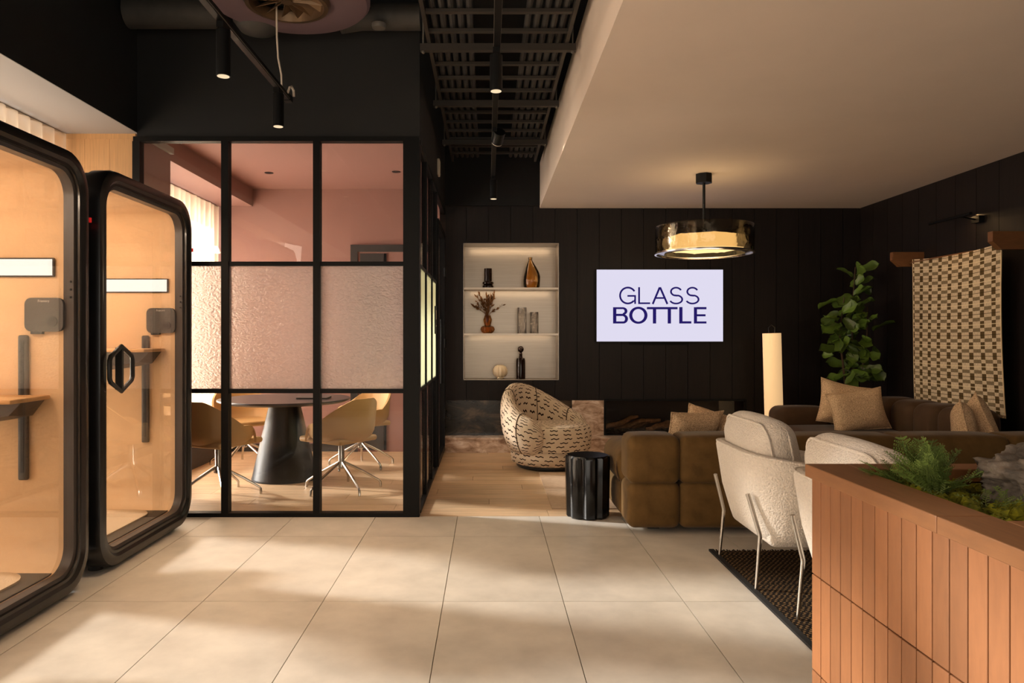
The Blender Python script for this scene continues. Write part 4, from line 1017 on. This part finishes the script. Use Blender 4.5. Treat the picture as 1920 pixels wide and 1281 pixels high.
# ------------------------------------------------------------------ white lounge armchairs
def make_lounge(label, loc, rz=0.0):
    t = thing('lounge_armchair', label, 'armchair', loc, rz, 'white lounge armchairs on the dark rug')
    # U-shaped shell, facing +x
    hw_, xb, xf, r = 0.385, -0.36, 0.30, 0.19
    path = []
    path.append((xf, -hw_)); path.append(((xf+xb+r)/2, -hw_))
    for k in range(9):
        a = math.radians(270-90*k/8); path.append((xb+r+r*math.cos(a), -hw_+r+r*math.sin(a)))
    path.append((xb, 0))
    for k in range(9):
        a = math.radians(180-90*k/8); path.append((xb+r+r*math.cos(a), hw_-r+r*math.sin(a)))
    path.append(((xf+xb+r)/2, hw_)); path.append((xf, hw_))
    L = []
    for (px_, py_) in path:
        kx = min(1, max(0, (px_-xb)/(xf-xb))); top = 0.695-0.12*kx**1.2
        n = Vector((px_-max(px_, xb+r) if px_ < xb+r else 0, py_, 0))
        cx = max(px_, xb+r); n = Vector((px_-cx, py_-math.copysign(max(0, hw_-r), py_) if abs(py_) > hw_-r else 0, 0))
        if n.length < 1e-6: n = Vector((0, py_, 0))
        n.normalize()
        ring = []
        for (off, zz) in ((-0.075, 0.27), (-0.065, 0.245), (-0.045, 0.25), (-0.028, 0.30), (0.016, 0.45), (0.05, top-0.02), (0.045, top), (0.02, top+0.008), (-0.005, top-0.005), (-0.012, top-0.03), (-0.035, 0.45)):
            lean = off+0.0
            ring.append((px_+n.x*lean, py_+n.y*lean, zz))
        L.append(ring)
    MB().loops(L, True, False, True).build('shell', 'boucle', t, True, ang=70)
    # shell piping along the upper edge
    MB().tube([(l[6][0], l[6][1], l[6][2]) for l in L], 0.006, 6).build('shell_piping', 'boucle', t, True)
    MB().rbox((0.0, 0, 0.262), (0.60, 0.62, 0.10), 0.045, 4, 2, (0, 0, 0.01)).build('seat_pan', 'boucle', t, True, ang=80)
    MB().rbox((0.04, 0, 0.375), (0.66, 0.66, 0.15), 0.06, 4, 4, (0.02, 0, 0.025)).build('seat_cushion', 'boucle', t, True, ang=80)
    rot = Euler((0, math.radians(-11), 0)).to_matrix()
    bc = MB().rbox((-0.225, 0, 0.645), (0.20, 0.66, 0.44), 0.095, 5, 4, (0.035, 0, 0.02), rot).build('back_cushion', 'boucle', t, True, ang=80)
    pts = []
    for (py_, pz_) in rr(0.645, 0.425, 0.10, 6):
        p = rot @ Vector((0.045, py_, pz_)); pts.append((p.x-0.225, p.y, p.z+0.645))
    pts2 = []
    for (py_, pz_) in rr(0.655, 0.435, 0.10, 6):
        p = rot @ Vector((-0.06, py_, pz_)); pts2.append((p.x-0.225, p.y, p.z+0.645))
    MB().tube(pts2, 0.0065, 6, True).build('piping', 'boucle', bc, True)
    MB().tube(pts, 0.0065, 6, True).build('piping', 'boucle', bc, True)
    for s_ in (-1, 1):
        MB().tube([(-0.368, s_*0.295, 0.0), (-0.345, s_*0.29, 0.27), (-0.347, s_*0.29, 0.285), (-0.402, s_*0.27, 0.49)], [0.008, 0.0115, 0.0115, 0.0115], 10).build('leg', 'chrome', t, True)
        MB().tube([(0.31, s_*0.33, 0.0), (0.27, s_*0.36, 0.27), (0.265, s_*0.372, 0.29), (0.25, s_*0.414, 0.48)], [0.008, 0.0115, 0.0115, 0.0115], 10).build('leg', 'chrome', t, True)
    o = MB().box(-0.24, -0.20, -0.315, -0.308, 0.255, 0.262).build('label_tab', 'blackplastic', t)
    return t
la = make_lounge('white bouclé armchair next to the olive sofa', (1.755, 4.05, 0.013))
la2 = copy_tree(la, None, (1.80, 3.06, 0.013), 0, 'white bouclé armchair half hidden behind the tiled planter')

# ------------------------------------------------------------------ floor lamp, fig plant
lp = thing('floor_lamp', 'tall glowing cylinder floor lamp behind the corner sofa', 'lamp', (3.055, 7.72, 0))
lp.rotation_euler = (0, math.radians(-1.5), 0)
MB().lathe([(0.094, 0.05), (0.094, 1.36), (0.090, 1.36), (0.090, 0.06)], 40).build('shade', 'paper', lp, True)
MB().lathe([(0.11, 0), (0.11, 0.03), (0.02, 0.05)], 32).build('base', 'blackplastic', lp, True)
MB().tube([(-0.03, 0, 1.36), (-0.035, 0, 1.42), (0, 0, 1.45), (0.035, 0, 1.42), (0.03, 0, 1.36)], 0.004, 6).build('carry_loop', 'blackplastic', lp, True)
fg = thing('fiddle_leaf_fig', 'tall fiddle leaf fig with glossy leaves in the dark corner', 'plant', (3.94, 7.92, 0))
MB().lathe([(0.13, 0), (0.15, 0.02), (0.17, 0.66), (0.16, 0.66), (0.155, 0.6)], 96, flute=lambda a: 1+0.025*math.cos(32*a)).build('pot', 'potgrey', fg, True, ang=50)
MB().lathe([(0.15, 0.60), (0.15, 0.61)], 32).build('soil', 'soil', fg)
stems = [[(0.03, 0, 0.6), (0.05, 0.0, 1.0), (0.02, -0.02, 1.5), (0.05, -0.04, 2.08)], [(-0.03, -0.02, 0.6), (-0.08, -0.05, 0.95), (-0.14, -0.08, 1.35), (-0.10, -0.10, 1.75)], [(0, 0.03, 0.6), (0.10, -0.06, 0.9), (0.14, -0.1, 1.2), (0.15, -0.1, 1.65)]]
for s_ in stems: MB().tube(s_, [0.014, 0.012, 0.009, 0.005], 8).build('stem', 'bark', fg, True)
def leaf_mesh(L_, W_, curl):
    mb = MB(); prof = [(0, 0.04), (0.12, 0.22), (0.25, 0.34), (0.38, 0.36), (0.5, 0.40), (0.65, 0.49), (0.8, 0.50), (0.92, 0.34), (1.0, 0.03)]
    for (t, w_) in prof:
        for s_ in (-1, -0.5, 0, 0.5, 1):
            mb.v.append((L_*t, W_*w_*s_, 0.18*W_*abs(s_)*(1+0.3*math.sin(9*t)) - curl*L_*t*t))
    for i in range(len(prof)-1):
        for k in range(4): mb.f.append((i*5+k, i*5+k+1, (i+1)*5+k+1, (i+1)*5+k))
    return mb.mesh('leaf', 'leaf', True, 180)
leaves = [leaf_mesh(0.21, 0.145, 0.25), leaf_mesh(0.18, 0.125, 0.4), leaf_mesh(0.15, 0.11, 0.1)]
rnd = random.Random(21)
for k in range(92):
    s_ = stems[(0, 0, 1, 2)[k % 4]]; q = rnd.uniform(0.18, 1.0)*3; i = min(2, int(q)); p = Vector(s_[i]).lerp(Vector(s_[i+1]), q-i)
    yaw = rnd.uniform(0, 2*PI) if rnd.random() > 0.5 else rnd.uniform(PI*0.9, PI*1.7)
    d = Vector((math.cos(yaw), math.sin(yaw), rnd.uniform(-0.7, 0.9)+(0.5 if p.z > 1.75 else 0))).normalized()
    nrm = Vector((rnd.uniform(-0.9, 0.2), rnd.uniform(-1.0, 0.0), rnd.uniform(0.1, 1.0)))
    nrm = (nrm-d*nrm.dot(d)).normalized(); sd_ = nrm.cross(d)
    base = p+Vector((d.x, d.y, 0))*rnd.uniform(0.03, 0.10); base.z += rnd.uniform(-0.02, 0.05)
    if base.x+d.x*0.2 > 0.38 or base.y+d.y*0.2 > 0.50: continue
    rot = Matrix((d, sd_, nrm)).transposed().to_euler()
    place('leaf', leaves[k % 3], fg, base, rot, [rnd.uniform(0.75, 1.1)]*3)

# ------------------------------------------------------------------ woven hanging on brackets
hx, y0, y1 = 4.20, 5.93, 7.20
wh = thing('wall_hanging', 'olive and cream checked woven hanging on the right wall', 'tapestry', (hx, (y0+y1)/2, 0))
def cloth(off):
    def f(u, v):
        yv = (y0-y1)/2*(2*u-1)*-1; yy_ = -(y1-y0)/2+(y1-y0)*u
        zt = 2.09-0.03*math.sin(u*PI); zb = 0.675
        z = zb+(zt-zb)*v
        return (off+0.02*math.sin(u*6+0.5)*(1-v)+0.03*(1-v)**2-0.012*math.sin(3*v+2*u), yy_-0.015*(1-v)*(2*u-1), z)
    return f
c_ = MB(); c_.grid(cloth(0), 40, 50, lambda u, v: (u, v)); c_.grid(cloth(0.006), 40, 50, lambda u, v: (u, v))
c_.build('cloth', 'overshot', wh, True, ang=180)
frg = MB()
for q in range(110): 
    p = cloth(0.003)(q/109, 0); frg.tube([p, (p[0], p[1]+0.004*math.sin(q), p[2]-0.025)], 0.0022, 4)
frg.build('fringe', 'speckle', wh)['kind'] = 'stuff'
MB().tube([(0.022, -(y1-y0)/2-0.06, 2.062), (0.022, (y1-y0)/2+0.06, 2.062)], 0.012, 10).build('rod', 'bracketwood', wh, True)
for lab, yv in (('oak wall bracket holding the far end of the woven hanging', 7.28), ('oak wall bracket holding the near end of the woven hanging', 5.85)):
    tag(MB().prism([(0.36, 0.05), (0.05, 0.05), (0.05, -0.03), (0.12, -0.095), (0.36, -0.095)], lambda p: (p[0], -0.03, p[1]), lambda p: (p[0], 0.03, p[1])).build('wall_bracket', 'bracketwood', None, loc=(4.0, yv, 2.12)), lab, 'bracket', 'oak brackets of the woven hanging')
pcl = thing('picture_light', 'slim black picture light above the woven hanging', 'picture light', (XR, 6.42, 2.36))
MB().box(-0.05, 0, -0.05, 0.05, -0.03, 0.03).build('wall_plate', 'steel', pcl)
MB().tube([(-0.05, 0, 0.0), (-0.16, 0.02, 0.03), (-0.22, 0.0, 0.02)], 0.008).build('arm', 'steel', pcl, True)
MB().tube([(-0.22, -0.2, 0.02), (-0.22, 0.38, 0.02)], 0.014, 10).build('lamp_tube', 'steel', pcl, True)
add_light('picture_lamp', 'AREA', (-0.235, 0.05, -0.005), 1.0, (1.0, 0.6, 0.25), (0.25, 0, -1), pcl, shape='RECTANGLE', size=0.03, size_y=0.5)

# ------------------------------------------------------------------ tiled planter with plants
PX, PYF, PYN, PZ = 1.013, 2.28, 0.9, 0.92
pr = thing('planter', 'large planter clad in upright terracotta tiles with an oak rim', 'planter', (PX, PYF, 0))
b = MB(); b.box(0.012, 1.30, -1.38, -0.012, 0, 0.60); b.box(0.012, 0.10, -1.38, -0.012, 0.60, PZ-0.04); b.box(1.2, 1.30, -1.38, -0.012, 0.60, PZ-0.04); b.box(0.1, 1.2, -0.08, -0.012, 0.60, PZ-0.04); b.box(0.1, 1.2, -1.38, -0.72, 0.60, PZ-0.04)
b.build('body', 'tilegrout', pr)
tm = MB().rbox((0, 0, 0), (0.014, 0.0585, 0.2945), 0.0025, 1, 1).mesh('tile', 'terracotta')
q = -0.012-0.03; 
while q > -1.36:
    for z in (PZ-0.04-0.149, PZ-0.04-0.447, PZ-0.04-0.745): place('tile', tm, pr, (0.006, q, z))
    q -= 0.0615
tm2 = MB().rbox((0, 0, 0), (0.0585, 0.014, 0.2945), 0.0025, 1, 1).mesh('tile', 'terracotta')
q = 0.042
while q < 1.29:
    for z in (PZ-0.04-0.149, PZ-0.04-0.447, PZ-0.04-0.745): place('tile', tm2, pr, (q, -0.006, z))
    q += 0.0615
for bx in ((-0.012, 0.115, -0.66, 0.012, PZ-0.04, PZ), (-0.012, 0.115, -1.38, -0.661, PZ-0.04, PZ), (0.115, 1.31, -0.085, 0.012, PZ-0.04, PZ), (0.115, 1.31, -1.38, -0.70, PZ-0.04, PZ), (1.2, 1.31, -0.70, -0.085, PZ-0.04, PZ)):
    MB().rbox(((bx[0]+bx[1])/2, (bx[2]+bx[3])/2, (bx[4]+bx[5])/2), (bx[1]-bx[0], bx[3]-bx[2], bx[5]-bx[4]), 0.003, 1, 1).build('rim_board', 'rimwood', pr)
MB().grid(lambda u, v: (0.1+1.1*u, -0.70+0.62*v, 0.855+0.012*math.sin(u*20)*math.cos(v*17)), 20, 12).build('soil', 'soil', pr)
# moss: one uncountable carpet of small tufts
rnd = random.Random(5)
mo = MB()
for k in range(520):
    x = PX+0.13+rnd.random()*1.05; y = PYF-0.69+rnd.random()*0.60
    clump = math.sin(x*9+1)*math.cos(y*11)
    r = rnd.uniform(0.014, 0.030); z = 0.862+0.012*clump+rnd.uniform(0, 0.012)
    vs = []; n1, n2 = 6, 4
    for i in range(n2+1):
        for j in range(n1):
            th = PI/2*i/n2; a = 2*PI*j/n1+i*0.3; rr_ = r*(1+rnd.uniform(-0.25, 0.25))
            vs.append((x+rr_*math.cos(th)*math.cos(a), y+rr_*math.cos(th)*math.sin(a), z+rr_*math.sin(th)*1.1))
    fs = [(i*n1+j, i*n1+(j+1) % n1, (i+1)*n1+(j+1) % n1, (i+1)*n1+j) for i in range(n2) for j in range(n1)]
    mo.add(vs, fs)
    for q in range(10):
        a = rnd.uniform(0, 2*PI); e = rnd.uniform(0.3, 1.4); d = Vector((math.cos(a)*math.cos(e), math.sin(a)*math.cos(e), math.sin(e)))
        p = Vector((x, y, z))+d*r*0.8; w_ = d.orthogonal().normalized()*0.003; tip = p+d*rnd.uniform(0.008, 0.016)
        mo.add([p-w_, p+w_, tip], [(0, 1, 2)])
o = mo.build('moss_carpet', 'moss'); o['kind'] = 'stuff'; tag(o, 'yellow-green moss covering the planter soil', 'moss')
def frond_mesh(L_, n, lw, ll, mat, droop=0.25, name='frond'):
    mb = MB()
    P = lambda t: Vector((L_*t, 0, L_*(0.25*t-droop*t*t)))
    mb.tube([P(q/6) for q in range(7)], [0.0022]*6+[0.0008], 5)
    R = random.Random(int(L_*1000)+n)
    for k in range(n):
        t = 0.12+0.88*k/n; p = P(t); ln = ll*(math.sin(PI*min(1, t*0.85+0.12))**0.7)
        for s_ in (-1, 1):
            d = Vector((0.55, s_*1.0, R.uniform(-0.1, 0.25))).normalized()
            sub = 5
            for q in range(sub):
                b0 = p+d*ln*(q+0.4)/sub; w2 = ln*0.32*(1-q/sub*0.6)
                for s2_ in (-1, 1):
                    e = (d*0.75+Vector((0.7*s2_, -0.5*s2_*s_, R.uniform(-0.1, 0.4)))).normalized()
                    side = Vector((-e.y, e.x, 0))*lw; tip = b0+e*w2
                    mb.add([b0, b0+e*w2*0.5+side, tip, b0+e*w2*0.5-side], [(0, 1, 2, 3)])
    return mb.mesh(name, mat)
fr = [frond_mesh(0.24, 11, 0.0034, 0.06, 'fern'), frond_mesh(0.20, 10, 0.0034, 0.05, 'fern', 0.4), frond_mesh(0.27, 12, 0.0034, 0.065, 'fern', 0.15)]
def fern(label, loc, n, spread, seed, sc=1.0, meshes=fr, tilt=(-1.35, -0.45), yaws=(0, 2*PI), name='fern'):
    t = thing(name, label, 'plant', loc); R = random.Random(seed)
    for k in range(n):
        yaw = yaws[0]+(yaws[1]-yaws[0])*(k+R.uniform(-0.4, 0.4))/n
        place('frond' if name == 'fern' else 'sprig', meshes[k % len(meshes)], t, (R.uniform(-spread, spread), R.uniform(-spread, spread), R.uniform(0, 0.02)), (R.uniform(-0.4, 0.4), R.uniform(*tilt), yaw), [sc*R.uniform(0.75, 1.1)]*3)
    return t
fern('bushy dark green fern rising tallest from the planter', (1.235, 2.03, 0.865), 30, 0.03, 1, 0.66, tilt=(-1.5, -0.55))
fern('low spreading fern at the far rim of the planter', (1.19, 2.10, 0.865), 18, 0.02, 2, 0.5, tilt=(-0.9, -0.25), yaws=(PI*0.5, PI*1.4))
def sprig():
    mb = MB(); P = lambda t: Vector((0.2*t, 0, 0.06*t-0.05*t*t)); mb.tube([P(q/5) for q in range(6)], 0.0015, 5)
    for k in range(16):
        p = P(0.08+0.92*k/16); s_ = 1 if k % 2 else -1
        d = Vector((0.5, s_, 0.35)).normalized(); w_ = Vector((0.8, -s_*0.4, 0)).normalized()*0.006; e = p+d*0.022; m_ = p+d*0.012
        mb.add([p, m_+w_, e, m_-w_], [(0, 1, 2, 3)])
    return mb.mesh('sprig', 'fern2')
spm = [sprig()]
fern('trailing small-leaved sprigs in front of the rock in the planter', (1.32, 1.86, 0.865), 14, 0.05, 3, 0.5, spm, (-0.7, -0.05), name='leafy_plant')
fern('small-leaved sprigs growing below the bushy fern by the rim', (1.19, 1.95, 0.865), 10, 0.03, 4, 0.4, spm, (-0.9, -0.15), name='leafy_plant')
# rock
def rock_mesh():
    import bmesh
    from mathutils import noise
    b = bmesh.new(); bmesh.ops.create_icosphere(b, subdivisions=5, radius=1.0)
    for v in b.verts:
        n = v.co.normalized()
        d = 1+0.32*noise.noise(n*1.7+Vector((3, 1, 0)))+0.18*noise.noise(n*4+Vector((0, 7, 2)))+0.14*noise.noise(n*9)+0.10*abs(noise.noise(n*16))
        ridge = 0.10*math.sin(n.z*9+2.5*noise.noise(n*2))
        v.co = Vector((n.x*0.17, n.y*0.11, n.z*0.085))*(d+ridge)
    me = bpy.data.meshes.new('rock'); b.to_mesh(me); b.free(); me.materials.append(MT['rock']); me.shade_smooth(); return me
tag(place('rock', rock_mesh(), None, (1.505, 1.95, 0.935), (0.1, 0.05, 0.2)), 'rough grey rock lying among the ferns in the planter', 'rock')
